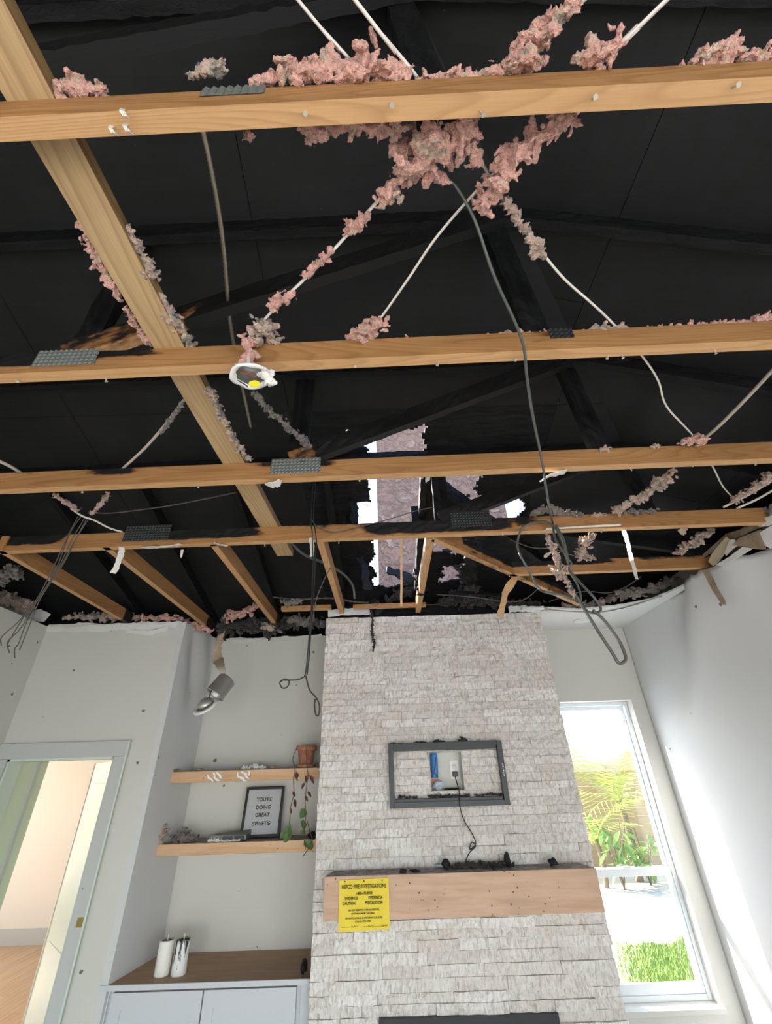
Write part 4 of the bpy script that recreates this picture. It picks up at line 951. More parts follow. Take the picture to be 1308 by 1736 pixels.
# ------------------------------------------------------------------ window and the garden
wn = bpy.data.objects.new('window_1', None); C.objects.link(wn); wn['kind'] = 'structure'; wn.location = (WX0, YB + .09, WZ0)
ww, wh = WX1 - WX0, WZ1 - WZ0; MR = 1.235 - WZ0
def wpart(n, lo, hi, m_='vinyl_white', bev=.004): return box(n, lo, hi, m_, wn, bev)
wpart('frame_jamb', (0, 0, 0), (.028, .07, wh)); wpart('frame_jamb', (ww - .028, 0, 0), (ww, .07, wh)); wpart('frame_head', (.028, 0, wh - .03), (ww - .028, .07, wh)); wpart('frame_sill', (.028, 0, 0), (ww - .028, .07, .03))
wpart('upper_stile', (.028, .035, MR), (.052, .062, wh - .03)); wpart('upper_stile', (ww - .052, .035, MR), (ww - .028, .062, wh - .03)); wpart('upper_rail', (.052, .035, wh - .058), (ww - .052, .062, wh - .03)); wpart('meeting_rail', (.028, .008, MR - .035), (ww - .028, .034, MR + .012)); wpart('upper_rail', (.052, .035, MR - .03), (ww - .052, .062, MR + .01))
wpart('lower_stile', (.028, .008, .03), (.064, .034, MR - .035)); wpart('lower_stile', (ww - .064, .008, .03), (ww - .028, .034, MR - .035)); wpart('lower_rail', (.064, .008, .03), (ww - .064, .034, .085))
wpart('pane', (.05, .046, MR), (ww - .05, .05, wh - .055), 'pane_glass', 0); wpart('pane', (.062, .019, .083), (ww - .062, .023, MR - .033), 'pane_glass', 0)
wpart('latch', (ww * .5 - .03, -.002, MR + .012), (ww * .5 + .03, .02, MR + .024))
struct(box('trim_window_sill', (WX0 - .012, YB - .022, WZ0 - .028), (WX1 + .012, YB + .088, WZ0 - .001), 'wall_clean', None, .003))
struct(box('ground_outside', (-14, YB + .2, -.14), (30, 60, -.1), 'ground'))
# lawn: real blades, one mass
gv_, gf_ = [], []
for k in range(15000):
    Y = rnd.uniform(6.0, 8.3); X = rnd.uniform(.40, .60) * Y + rnd.uniform(-.3, .3)
    if Y > 7.75 + .3 * noise.noise(V((X * 3, Y, 0))): continue
    h = rnd.uniform(.03, .08); a = rnd.uniform(0, 6.28); b = len(gv_); dx, dy = math.cos(a) * .008, math.sin(a) * .008
    gv_ += [(X - dx, Y - dy, -.10), (X + dx, Y + dy, -.10), (X + rnd.gauss(0, .02), Y + rnd.gauss(0, .02), -.10 + h)]; gf_.append((b, b + 1, b + 2))
o = link('grass', mesh('grass', gv_, gf_), 'grass_blade'); tag(o, 'patch of sunlit green grass outside the window', 'grass', None, 'stuff')
fn = thing('garden_fence', 'horizontal board fence at the end of the garden', 'fence', (5.4, 12.6, -.1))
for k in range(12): box('plank', (-4.5, 0, .03 + k * .155), (4.5, .025, .03 + k * .155 + .152), 'fence_wood', fn)
for x in (-4.4, -2.2, 0, 2.2, 4.4): box('post', (x - .05, .026, 0), (x + .05, .12, 1.95), 'fence_wood', fn)
nh = thing('neighbour_house', 'bluish neighbouring house wall beyond the fence', 'house', (4.2, 16.5, -.1))
box('wall', (-1.5, 0, 0), (1.2, 3, 3.1), 'neighbour_blue', nh); box('window', (-.9, -.03, 1.5), (-.3, 0, 2.4), 'vinyl_white', nh)
prism = [(-1.8, -.3, 3.1), (1.5, -.3, 3.1), (1.5, 3.3, 3.1), (-1.8, 3.3, 3.1), (-.15, -.3, 4.0), (-.15, 3.3, 4.0)]
link('roof', mesh('roof', prism, [(0, 1, 4), (1, 2, 5, 4), (2, 3, 5), (3, 0, 4, 5), (3, 2, 1, 0)]), 'bark', nh)
def frond_mesh(L, n=14, droop=.5):
    vs = []; fs = []; pts = [V((L * t, 0, L * (.55 * t - droop * 1.3 * t * t))) for t in [i / n for i in range(n + 1)]]
    for i in range(n):
        a, b = pts[i], pts[i + 1]; k = len(vs); vs += [a + V((0, .006, 0)), a - V((0, .006, 0)), b - V((0, .005, 0)), b + V((0, .005, 0))]; fs.append((k, k + 1, k + 2, k + 3))
        ll = L * .38 * math.sin(math.pi * (.12 + .85 * i / n))
        for s in (-1, 1):
            k = len(vs); vs += [a, a + V((.025, s * .004, 0)), a + V((ll * .55, s * ll * .8, -ll * .25))]; fs.append((k, k + 1, k + 2))
    return mesh('frond', vs, fs)
fr = [frond_mesh(1.2), frond_mesh(.95, 12, .75), frond_mesh(1.4, 14, .35)]
for f_ in fr: f_.materials.append(M['palm_leaf'])
def palm(x, y, h, lab, nf=14, sc=1.0):
    p = thing('garden_palm', lab, 'palm', (x, y, -.1), 'palms outside the window')
    tube('trunk', [V((0, 0, 0)), V((.03, 0, h * .5)), V((0, .02, h))], .05 * sc, 'bark', p, 8)
    for k in range(nf):
        o = bpy.data.objects.new('frond', rnd.choice(fr)); C.objects.link(o); o.parent = p; o.location = (0, 0, h - .03); s = sc * rnd.uniform(.8, 1.15); o.scale = (s, s, s)
        o.rotation_euler = (rnd.uniform(-.3, .3), rnd.uniform(-.75, .25), k * 2.4 + rnd.uniform(-.3, .3))
palm(4.95, 11.2, 1.35, 'feathery palm with yellow-green fronds, seen high in the window', 18, 1.35)
palm(4.1, 10.8, .75, 'low bushy palm beside the stone edge of the window view', 20, 1.0)
palm(5.45, 10.9, .5, 'small palm crouching low at the right of the window view', 16, .8)
lfm = leafm('leaf', .30, .12, 1.0); lfm.materials.clear(); lfm.materials.append(M['shrub_leaf'])
def shrub(x, y, h, lab, n=46):
    p = thing('garden_shrub', lab, 'shrub', (x, y, -.1), 'shrubs outside the window')
    for k in range(5):
        a = k * 1.26; top = V((math.cos(a) * .3, math.sin(a) * .3, h * rnd.uniform(.75, 1))); tube('stem', [V((0, 0, 0)), top * .5 + V((0, 0, .1)), top], .012, 'bark', p, 5, 3)
        for q in range(n // 5):
            o = bpy.data.objects.new('leaf', lfm); C.objects.link(o); o.parent = p; o.location = top * rnd.uniform(.3, 1.0); o.rotation_euler = (rnd.uniform(.2, 1.4), rnd.uniform(-.4, .4), rnd.uniform(0, 6.28)); s = rnd.uniform(.6, 1.2); o.scale = (s, s, s)
shrub(4.35, 10.6, 1.25, 'broad-leaved green shrub in front of the fence, closest to the stone')
shrub(5.0, 10.9, .9, 'low leafy shrub in front of the fence, middle of the window view')

# ------------------------------------------------------------------ cables
def cable(name, label, pts, r, mat_, cat='cable', **kw):
    o = tube(name, pts, r, mat_, **kw); return tag(o, label, cat)
Z = 3.128
def back(x0, y0, x1, y1):       # the run goes on over the trusses behind the camera
    p, q = at_z(x0, y0, Z), at_z(x1, y1, Z); return p + (p - q).normalized() * 1.3 + V((0, 0, .06))
cable('romex_cable', 'thick white cable crossing from the upper edge down to the second truss, bare stretch', [back(1145, -15, 1085, 42), at_z(1145, -15, Z), at_z(1085, 42, Z), at_z(1020, 105, Z), at_z(985, 185, Z), at_z(905, 240, Z), at_z(840, 290, Z), at_z(745, 395, Z), at_z(690, 475, Z), at_z(640, 545, Z), at_z(600, 585, Z)], .0062, 'cable_white', flat=.55)
cable('romex_cable', 'white cable matted with pink tufts running to the broken light', [back(1000, -10, 935, 45), at_z(1000, -10, Z), at_z(935, 45, Z), at_z(870, 110, Z), at_z(800, 185, Z), at_z(715, 262, Z), at_z(650, 330, Z), at_z(600, 385, Z), at_z(545, 445, Z), at_z(490, 498, Z), at_z(445, 545, Z), at_z(395, 605, Z)], .0058, 'cable_white', flat=.6)
cable('thin_cable', 'thin white wire entering at the upper edge left of centre', [back(495, -12, 545, 48), at_z(495, -12, Z + .02), at_z(545, 48, Z + .02), at_z(592, 100, Z + .01)], .0032, 'cable_white', 'wire')
cable('thin_cable', 'white wire running from the upper edge to the right end of the fourth truss', [back(590, -15, 650, 62), at_z(590, -15, Z), at_z(650, 62, Z), at_z(706, 130, Z), at_z(760, 210, Z), at_z(815, 275, Z), at_z(850, 335, Z), at_z(920, 430, Z), at_z(958, 475, Z), at_z(1000, 512, Z), at_z(1035, 545, Z), at_z(1085, 600, Z), at_z(1115, 645, Z), at_z(1130, 690, Z), at_z(1175, 740, Z), at_z(1207, 790, Z), at_z(1225, 825, Z), at_z(1248, 850, Z)], .0036, 'cable_white', 'wire')
cable('grey_cable', 'long grey cable sagging below the second and third trusses towards the looped bundle', [at_z(750, 296, Z), at_z(775, 320, Z - .01), at_z(805, 375, 3.08), at_z(838, 470, 3.02), at_z(884, 575, 2.995), at_z(893, 640, 2.975), at_z(903, 705, 2.98), at_z(918, 780, 2.985), at_z(929, 850, 2.98), at_y(936, 885, 2.03)], lambda t: .0036 + .0022 * t, 'cable_grey')
# looped bundle hanging in front of the fourth truss
Yb = 2.02
L1 = [(936, 885), (940, 920), (952, 945), (968, 968), (975, 995), (1000, 1030), (1016, 1020), (1018, 1025), (1000, 1000), (975, 975), (968, 960)]
L1 = [(936, 885), (941, 915), (957, 940), (968, 970), (985, 990), (1008, 1015), (1018, 1032), (1010, 1039), (995, 1036), (978, 1018), (950, 1008), (925, 1004), (910, 995), (897, 970), (881, 940), (877, 920), (884, 897), (900, 887), (920, 884), (938, 892), (950, 912), (958, 935)]
cable('grey_cable', 'grey cable coiled in a round loop below the fourth truss', [at_y(x, y, Yb - .02 * (i % 3)) for i, (x, y) in enumerate(L1)], .0062, 'cable_grey')
L2 = [(925, 905), (935, 930), (948, 955), (962, 985), (985, 1025), (1010, 1065), (1036, 1105), (1048, 1124), (1057, 1122), (1060, 1113), (1048, 1085), (1022, 1050), (1004, 1034)]
cable('grey_cable', 'grey cable hanging in a long narrow hairpin over the window bay', [at_y(x, y, Yb - .045) for x, y in L2], .0072, 'cable_grey')
cable('grey_cable', 'short looped grey cable tail inside the coiled bundle', [at_y(x, y, Yb - .03) for x, y in ((942, 890), (955, 915), (962, 945), (968, 955), (962, 965), (975, 985), (983, 1005), (984, 1018))], .005, 'cable_grey')
pxclump('insulation_clump', [(925, 905, .014), (935, 928, .017), (945, 952, .017), (958, 985, .013), (972, 1010, .009)], 'fibre_tan', 'dusty insulation sleeve clinging to the looped cable bundle', y=Yb - .05, tone=.45)
pxclump('insulation_clump', [(938, 962, .024), (945, 975, .018)], 'fibre_tan', 'pale fluffy tuft caught in the looped cable bundle', y=Yb - .03, tone=.3)
# flexible conduit and conduits
cable('flexible_conduit', 'ribbed metal conduit dropping from the nearest truss to the charred web', [at_z(338, 195, 3.30), at_z(356, 275, 3.31), at_z(372, 365, 3.32), at_z(381, 440, 3.33), at_z(390, 545, 3.36), at_z(405, 630, 3.42), at_z(425, 725, 3.45)], .0075, 'conduit_metal', 'conduit', per=26, rib=.12)
cable('bent_conduit', 'grey bent conduit curving down behind the jack rafters near the roof hole', [at_y(490, 917, 2.35), at_y(515, 940, 2.5), at_y(550, 955, 2.7), at_y(580, 972, 2.9), at_y(597, 992, 3.05), at_y(601, 1015, 3.1)], .009, 'cable_grey', 'conduit')
cable('sooty_cable', 'furry soot-coated cable lying along the alcove top above the blocking', [at_y(462, 1012, 3.3), at_y(500, 1016, 3.3), at_y(560, 1014, 3.32), at_y(598, 1020, 3.34), at_y(625, 1022, 3.36)], .008, 'wire_soot', per=8, rib=.25)
# twin dark wires hanging over the alcove
tw = thing('dangling_wires', 'pair of dark wires with looped ends hanging over the alcove', 'wire', at_y(530, 890, 2.04))
for k, pts in enumerate(([(531, 800), (527, 880), (529, 905), (530, 960), (527, 1040), (522, 1100), (519, 1132), (516, 1147)], [(536, 805), (531, 870), (536, 915), (534, 950), (532, 1000), (527, 1060), (524, 1110), (520, 1145)],
        [(516, 1147), (505, 1152), (490, 1153), (478, 1153), (474, 1158), (478, 1166), (486, 1165), (490, 1156), (483, 1151), (475, 1156)], [(518, 1146), (522, 1162), (526, 1172), (535, 1182), (541, 1195), (540, 1212), (535, 1211), (533, 1196), (534, 1185)],
        [(527, 880), (540, 895), (570, 902), (610, 893), (660, 880), (705, 866), (735, 860)], [(560, 962), (548, 985), (535, 1020), (530, 1052)])):
    tube('wire', [at_y(x, y, 2.04 if k != 4 else 2.07) for x, y in pts], .0032 if k < 4 else .0026, 'cable_black' if k < 4 else 'wire_soot', tw, world=True)
# bunch of bare wires at the left
bw = thing('bare_wire_bunch', 'bunch of bare sooty wires fanning out in front of the left wall', 'wire', at_y(148, 875, 2.02))
for pts in ([(140, 872), (118, 905), (95, 965), (65, 1015), (30, 1055), (3, 1080), (2, 1095)], [(145, 876), (122, 915), (100, 960), (62, 1020), (35, 1065), (13, 1088), (16, 1107)], [(148, 878), (125, 920), (104, 958), (66, 1015), (45, 1055), (32, 1090), (25, 1100), (25, 1116)],
            [(150, 880), (128, 915), (108, 955), (70, 1012), (50, 1060), (38, 1090), (33, 1102)], [(135, 870), (112, 915), (96, 950), (66, 1010), (50, 1030), (14, 1090), (17, 1095)]):
    tube('wire', [at_y(x, y, 2.0 + .25 * i / 6) for i, (x, y) in enumerate(pts)], .0028, 'wire_soot', bw, 5, world=True)
cable('white_wire_tail', 'white stripped wire pair crossing above the bare wire bunch', [at_z(120, 862, 3.12), at_z(140, 875, 3.12), at_z(160, 882, 3.12), at_z(185, 895, 3.12), at_z(208, 902, 3.12)], .005, 'cable_white', 'wire')
cable('sooty_cable', 'dark wire with one pale stretch between third and fourth trusses', [at_z(150, 868, 3.13), at_z(185, 870, 3.13), at_z(240, 864, 3.13), at_z(300, 855, 3.14), at_z(400, 835, 3.15)], .0035, 'wire_soot', 'wire')
cable('romex_cable', 'dirty cable slanting from the plank down to the third truss', [at_z(312, 678, 3.12), at_z(280, 720, 3.12), at_z(245, 760, 3.11), at_z(205, 797, 3.105)], .006, 'cable_dirty')
cable('sooty_cable', 'short pale cable poking over the third truss at the left edge', [at_z(-5, 780, 3.12), at_z(20, 792, 3.12), at_z(40, 805, 3.12)], .007, 'cable_dirty')
cable('romex_cable', 'grey-white cable with tags reaching the third truss at the right edge', [at_z(1318, 618, Z), at_z(1265, 675, Z), at_z(1215, 725, Z), at_z(1178, 755, Z)], .007, 'cable_dirty')
for k, (a, b) in enumerate((((1308, 815), (1225, 860)), ((1315, 828), (1248, 862)))):
    cable('romex_cable', 'white cable at the right end of the fourth truss, %s of two' % ('upper' if k == 0 else 'lower'), [at_z(*a, 3.14), at_z((a[0] + b[0]) / 2, (a[1] + b[1]) / 2 + 2, 3.13), at_z(*b, 3.11)], .006, 'cable_white')
cable('sooty_cable', 'thin sooty wire strung behind the looped bundle', [at_z(865, 915, 3.08), at_z(900, 928, 3.06), at_z(935, 930, 3.06), at_z(965, 940, 3.06), at_z(1000, 948, 3.06)], .003, 'wire_soot', 'wire')
cable('sooty_cable', 'dirty wire draped along the torn ceiling edge near the right wall', [at_z(1085, 978, 3.03), at_z(1060, 995, 3.03), at_z(1030, 1005, 3.02), at_z(985, 1003, 3.02), at_z(930, 1020, 3.02)], .0035, 'wire_soot', 'wire')
cable('sooty_cable', 'black wire sagging between the hip beam and the stone top', [at_y(915, 995, 3.05), at_y(890, 1015, 3.08), at_y(860, 1020, 3.1), at_y(800, 1012, 3.15), at_y(740, 1008, 3.2)], .004, 'wire_soot', 'wire')

# ------------------------------------------------------------------ broken light fixtures
bl_ = thing('broken_light_housing', 'shattered white light housing with yellow label dangling from the second truss', 'light', at_y(425, 637, .87))
c0 = V(bl_.location)
def shard(name, cx, cy, rx, ry, th, mt_, ph=0, y=.87, frac=1.0, jag=.1):
    n = 22; P = []
    for k in range(n + 1 if frac < 1 else n):
        a = ph + 2 * math.pi * frac * k / n; r = 1 + jag * noise.noise(V((k * .9, cx, 0))); P.append(at_y(cx + rx * math.cos(a) * r, cy + ry * math.sin(a) * r, y))
    return sheet(name, P, th, mt_, None)
def adopt(o, p):
    o.parent = p; o.matrix_parent_inverse = parent_matrix(p).inverted(); return o
axl = V((.10, .22, -.95)).normalized(); ql = V((0, 0, 1)).rotation_difference(axl)
def dish(name, prof, mt_, off=(0, 0, 0), n=26, cut=None):
    me = lathe_mesh(name, prof, n)
    for v in me.vertices: v.co += V((noise.noise(v.co * 30), noise.noise(v.co * 30 + V((3, 0, 0))), noise.noise(v.co * 30 + V((0, 7, 0))))) * .006
    o = link(name, me, mt_, bl_, True); o.rotation_euler = ql.to_euler(); o.location = off; return o
dish('trim_ring', [(.030, -.018), (.046, -.012), (.060, .0), (.061, .004), (.052, .006), (.044, .0), (.034, -.008)], 'white_plastic')
dish('reflector', [(.044, -.001), (.034, -.012), (.018, -.018), (.003, -.016)], 'galvanised')
adopt(pxclump('broken_flange', [(447, 632, .016), (457, 640, .02), (462, 634, .014)], 'gypsum', None, y=.868, vox=.006, tone=.1, grow=1.0, rag=1.4), bl_)
adopt(pxclump('broken_edge', [(396, 628, .010), (404, 634, .009)], 'gypsum', None, y=.868, vox=.005, tone=.1, grow=1.0), bl_)
o = shard('label', 431, 650, 10, 5, .003, 'yellow_label', .8, .853, jag=.3); adopt(o, bl_)
adopt(tube('red_wire', [at_y(404, 628, .85), at_y(416, 634, .848), at_y(424, 632, .85), at_y(434, 640, .85)], .0025, 'red_wire'), bl_)
adopt(tube('black_wire', [at_y(403, 645, .85), at_y(415, 652, .848), at_y(420, 656, .85)], .0018, 'cable_black'), bl_)
adopt(tube('stem', [at_y(436, 560, .95), at_y(424, 585, .90), at_y(421, 610, .865), at_y(424, 630, .862)], .006, 'cable_white'), bl_)
pxclump('insulation_clump', [(428, 572, .022), (423, 592, .016), (420, 608, .017), (415, 622, .018)], 'fibre_pink', 'pink tuft wrapped on the stem of the broken light housing', y=.88, tone=.25)
# can light hanging by its strap
cn = thing('recessed_can_light', 'dented metal can light hanging upside down over the alcove shelves', 'light', at_y(370, 1160, 3.34))
ax = (at_y(352, 1190, 3.30) - at_y(388, 1146, 3.36)).normalized()
me = lathe_mesh('can', [(.004, 0), (.055, .002), (.068, .012), (.069, .135), (.074, .138), (.071, .142), (.064, .135), (.062, .02)], 26)
for v in me.vertices: v.co += V((noise.noise(v.co * 14), noise.noise(v.co * 14 + V((4, 0, 0))), 0)) * .010
o = link('can', me, 'steel', cn, True); o.rotation_euler = V((0, 0, 1)).rotation_difference(ax).to_euler(); o.location = at_y(387, 1150, 3.36) - V(cn.location)
me = lathe_mesh('trim_ring', [(.085, 0), (.088, .003), (.086, .012), (.062, .016), (.058, .010), (.064, .004)], 26)
o = link('trim_ring', me, 'white_plastic', cn, True); o.location = at_y(349, 1199, 3.30) - V(cn.location); o.rotation_euler = (math.radians(38), math.radians(-22), 0)
me = lathe_mesh('reflector', [(.056, 0), (.05, .03), (.02, .05), (.003, .052)], 20); o = link('reflector', me, 'steel', cn, True); o.location = at_y(349, 1196, 3.31) - V(cn.location); o.rotation_euler = (math.radians(38), math.radians(-22), 0)
ribbon('strap', [at_y(380, 1066, 3.36), at_y(372, 1085, 3.35), at_y(368, 1108, 3.35), at_y(370, 1122, 3.345)], (1, 0, 0), lambda t: .03 + .05 * t, .004, 'kraft', cn, 5, .3, True)
ribbon('bracket', [at_y(369, 1118, 3.345), at_y(375, 1132, 3.34), at_y(379, 1148, 3.345)], (1, 0, 0), lambda t: .075 - .05 * t, .004, 'conduit_metal', cn, 5, .15, True)
tube('wire', [at_y(362, 1165, 3.30), at_y(356, 1176, 3.28), at_y(352, 1190, 3.29), at_y(346, 1200, 3.29)], .004, 'cable_black', cn, world=True)
pxclump('charred_tuft', [(376, 1055, .035), (374, 1075, .025), (372, 1090, .016)], 'fibre_ash', 'charred ragged tuft from which the can light hangs', y=3.37, cat='char', tone=.45)
# flush light ring in the surviving ceiling piece
o = link('ceiling_light_ring', lathe_mesh('ceiling_light_ring', [(.075, 0), (.078, -.004), (.06, -.007), (.055, -.002), (.003, -.002)], 28), 'white_plastic', None, True); p = at_z(987, 1052, 2.993); o.location = p; tag(o, 'flush round light ring in the surviving ceiling piece', 'light')

# ------------------------------------------------------------------ insulation and rubble
PINK, TAN, GREY, ASH = 'fibre_pink', 'fibre_tan', 'fibre_grey', 'fibre_ash'
z1 = ZC + .105
for pts, mt_, lab, tn in [
    ([(425, 143, .010), (470, 135, .015), (520, 126, .019), (570, 116, .022), (610, 112, .026), (655, 122, .02), (690, 129, .012)], PINK, 'long pink insulation roll lying on the nearest truss left of centre', .2),
    ([(705, 135, .008), (760, 130, .009), (810, 126, .010), (850, 120, .012)], PINK, 'thin pink insulation strip on the nearest truss, centre', .25),
    ([(855, 116, .016), (885, 100, .026), (905, 78, .022), (930, 48, .014), (955, 22, .011), (985, -5, .010)], PINK, 'pink tuft climbing the matted cable at the upper edge', .35),
    ([(990, 104, .018), (1012, 92, .024), (1034, 80, .014)], PINK, 'pink tuft at the thick white cable on the nearest truss', .3),
    ([(1172, 106, .012), (1200, 98, .022), (1235, 92, .022)], PINK, 'rounded pink tuft on the nearest truss at the right', .2),
    ([(1250, 100, .010), (1310, 97, .010)], PINK, 'slim pink strip on the nearest truss at the right edge', .3),
    ([(88, 153, .012), (125, 148, .018), (150, 152, .010), (172, 152, .012)], PINK, 'pink tuft in the angle of the plank and nearest truss', .35),
    ([(325, 130, .010), (345, 120, .014), (372, 112, .012)], TAN, 'scorched brown tuft behind the crumpled nail plate', .6)]:
    pxclump('insulation_clump', pts, mt_, lab, z=z1, tone=tn)
zh = 3.085
for pts, mt_, lab, tn in [
    ([(512, 220, .012), (545, 224, .018), (590, 216, .012), (640, 214, .016), (675, 222, .014)], PINK, 'pink fringe hanging under the nearest truss left of the large clump', .35),
    ([(415, 228, .008), (425, 230, .008)], PINK, 'tiny pink tuft under the nearest truss', .3),
    ([(800, 212, .022), (755, 220, .036), (722, 250, .046), (735, 262, .046), (700, 285, .032), (668, 312, .022), (645, 332, .016)], PINK, 'largest pink insulation clump hanging behind the nearest truss', .3),
    ([(770, 240, .02), (790, 252, .014), (805, 262, .012), (812, 280, .012)], PINK, 'small pink branch between the two large hanging clumps', .35),
    ([(980, 203, .014), (935, 218, .016), (900, 240, .022), (868, 262, .024), (845, 295, .026), (828, 330, .022), (815, 352, .014)], PINK, 'long pink insulation clump along the thick white cable', .15),
    ([(852, 335, .010), (868, 360, .013), (885, 385, .012), (902, 405, .012), (914, 428, .016)], TAN, 'knotty pinkish tuft trailing down the white wire', .25),
    ([(622, 362, .012), (605, 380, .018), (592, 392, .010)], PINK, 'pink tuft on the matted cable below the large clump', .2),
    ([(562, 425, .009), (545, 442, .011), (520, 465, .012)], PINK, 'pink sleeve along the middle of the matted cable', .25),
    ([(495, 497, .011), (478, 510, .015), (462, 525, .014)], PINK, 'pink tuft on the matted cable above the broken light', .2),
    ([(452, 545, .022), (445, 560, .028), (458, 572, .022), (462, 585, .014)], TAN, 'brown-centred insulation knot just above the broken light', .45)]:
    pxclump('insulation_clump', pts, mt_, lab, z=zh if pts[0][1] < 300 else 3.12, tone=tn)
z2 = ZC + .108
for pts, mt_, lab, tn in [
    ([(580, 590, .012), (600, 578, .020), (622, 562, .028), (645, 545, .016)], PINK, 'pink tuft heaped on the second truss where the bare cable lands', .35),
    ([(650, 580, .008), (690, 578, .008)], PINK, 'thin pink trail on the second truss right of centre', .3),
    ([(795, 573, .008), (830, 572, .012), (865, 570, .014), (900, 570, .012)], PINK, 'pink crumbly strip on the second truss beside the grey cable', .4),
    ([(912, 570, .010), (928, 567, .012)], PINK, 'small pink tuft on the second truss at the charred post', .4),
    ([(985, 575, .012), (1005, 562, .022), (1030, 565, .018), (1050, 555, .014)], TAN, 'dark-cored pink tuft on the second truss right of the post', .4),
    ([(1062, 563, .008), (1085, 562, .009)], PINK, 'slim pink bit on the second truss between two tufts', .3),
    ([(1105, 560, .014), (1150, 558, .012), (1195, 556, .015), (1240, 552, .013)], PINK, 'long pink insulation strip on the second truss at the right', .2),
    ([(1248, 550, .012), (1280, 545, .014), (1312, 538, .014)], PINK, 'pink insulation end on the second truss at the right edge', .3),
    ([(134, 370, .010), (148, 400, .013), (166, 440, .014), (188, 480, .014), (202, 502, .010)], PINK, 'pink fringe along the near left side of the plank', .35),
    ([(213, 522, .010), (232, 552, .012), (251, 580, .012)], PINK, 'pink fringe on the left side of the plank close to second truss', .35),
    ([(215, 385, .008), (240, 430, .014), (262, 470, .014)], TAN, 'greyish fringe along the right side of the plank, upper half', .5),
    ([(272, 500, .014), (292, 535, .018), (312, 570, .018), (328, 590, .014)], TAN, 'sooty pink fringe on the right side of the plank above second truss', .5)]:
    pxclump('insulation_clump', pts, mt_, lab, z=z2, tone=tn)
for pts, mt_, lab, tn in [
    ([(355, 658, .012), (368, 690, .012), (380, 715, .014)], TAN, 'sooty fringe on the plank just beyond the second truss', .6),
    ([(385, 728, .010), (402, 752, .012), (420, 778, .014)], TAN, 'sooty fringe on the plank close to the third truss', .6),
    ([(145, 802, .012), (155, 808, .014)], PINK, 'small pink tuft on the third truss at the left', .3),
    ([(1150, 752, .010), (1178, 745, .018), (1190, 748, .014)], PINK, 'pink tuft on the third truss where two cables meet', .25),
    ([(1015, 762, .010), (1030, 764, .010)], TAN, 'small brownish tuft on the third truss right of the grey cable', .4),
    ([(1100, 758, .010), (1115, 757, .010)], TAN, 'little dusty tuft on the third truss near the right edge', .4),
    ([(1143, 800, .020), (1118, 820, .024), (1095, 838, .022), (1070, 852, .022), (1042, 866, .024)], TAN, 'thick dusty insulation rope between third and fourth trusses', .3),
    ([(1210, 898, .022), (1185, 912, .026), (1162, 928, .022), (1148, 938, .014)], TAN, 'dusty insulation rope below the fourth truss near the right wall', .45),
    ([(1310, 805, .020), (1280, 825, .018), (1245, 848, .016)], TAN, 'dusty insulation on the cables at the right end of fourth truss', .35),
    ([(428, 665, .009), (450, 690, .011), (475, 712, .012), (500, 735, .012), (522, 755, .014)], GREY, 'soot-dark insulation rope below the broken light', .55),
    ([(308, 684, .007), (295, 705, .008), (272, 735, .007)], GREY, 'dark crust on the dirty cable beside the plank', .4),
    ([(90, 838, .010), (112, 852, .012), (132, 864, .011)], TAN, 'dusty sleeve on the left crossing wire', .3),
    ([(184, 838, .010), (170, 855, .010), (155, 872, .009)], TAN, 'dusty sleeve on the right crossing wire', .3),
    ([(900, 872, .016), (925, 862, .022), (955, 868, .018), (985, 872, .014)], GREY, 'grey sooty tuft on the fourth truss above the looped bundle', .3),
    ([(1005, 873, .012), (1025, 874, .010)], TAN, 'sunlit pale tuft on the fourth truss', .2),
    ([(1045, 868, .012), (1080, 868, .014), (1110, 866, .010)], GREY, 'grey dust ridge on the fourth truss at the right', .3),
    ([(1005, 905, .020), (992, 922, .026), (980, 940, .022), (1005, 945, .014)], TAN, 'sunlit ragged insulation hanging behind the looped bundle', .35),
    ([(5, 985, .030), (18, 965, .028), (30, 975, .024)], GREY, 'grey insulation heap below the fourth truss at the left edge', .2)]:
    pxclump('insulation_clump', pts, mt_, lab, z=3.09, tone=tn)
for pts, mt_, lab, tn, Y in [
    ([(-5, 1008, .04), (20, 1016, .045), (50, 1030, .035)], TAN, 'pinkish insulation packed over the left wall corner', .35, 3.35),
    ([(108, 1048, .022), (150, 1045, .026), (200, 1044, .028), (232, 1048, .022)], TAN, 'mixed insulation along the door wall top, left part', .55, 3.54),
    ([(240, 1048, .028), (275, 1046, .026), (305, 1050, .026)], PINK, 'pinkish insulation along the door wall top, right part', .45, 3.54),
    ([(310, 1052, .022), (335, 1062, .028), (355, 1070, .022)], PINK, 'pink insulation over the alcove side wall', .3, 3.62),
    ([(378, 1052, .030), (400, 1042, .040), (425, 1032, .032), (440, 1024, .016)], PINK, 'pink wedge of insulation above the can light', .35, 3.62),
    ([(385, 1062, .05), (410, 1055, .065), (440, 1056, .06), (468, 1060, .05), (490, 1058, .04)], ASH, 'black charred mass along the alcove top', .5, 3.82),
    ([(448, 1060, .035), (465, 1062, .035)], TAN, 'brown scorched wad inside the charred mass over the alcove', .7, 3.72),
    ([(500, 1056, .05), (520, 1055, .055), (545, 1055, .05)], GREY, 'grey sooty roll on the alcove top beside the stone', .55, 3.85),
    ([(478, 1020, .018), (490, 1022, .026), (508, 1020, .020)], GREY, 'grey fluff caught on the blocking above the alcove', .15, 3.28),
    ([(1185, 975, .03), (1150, 985, .035), (1115, 995, .035), (1085, 1004, .035), (1055, 1008, .03)], GREY, 'grey insulation bank along the torn ceiling near the right wall', .15, 3.2),
    ([(1045, 1012, .03), (1015, 1022, .03), (985, 1026, .025), (955, 1028, .02)], TAN, 'brown rubble bank along the torn ceiling above the window bay', .7, 3.45)]:
    pxclump('insulation_clump', pts, mt_, lab, y=Y, tone=tn, vox=.0095)
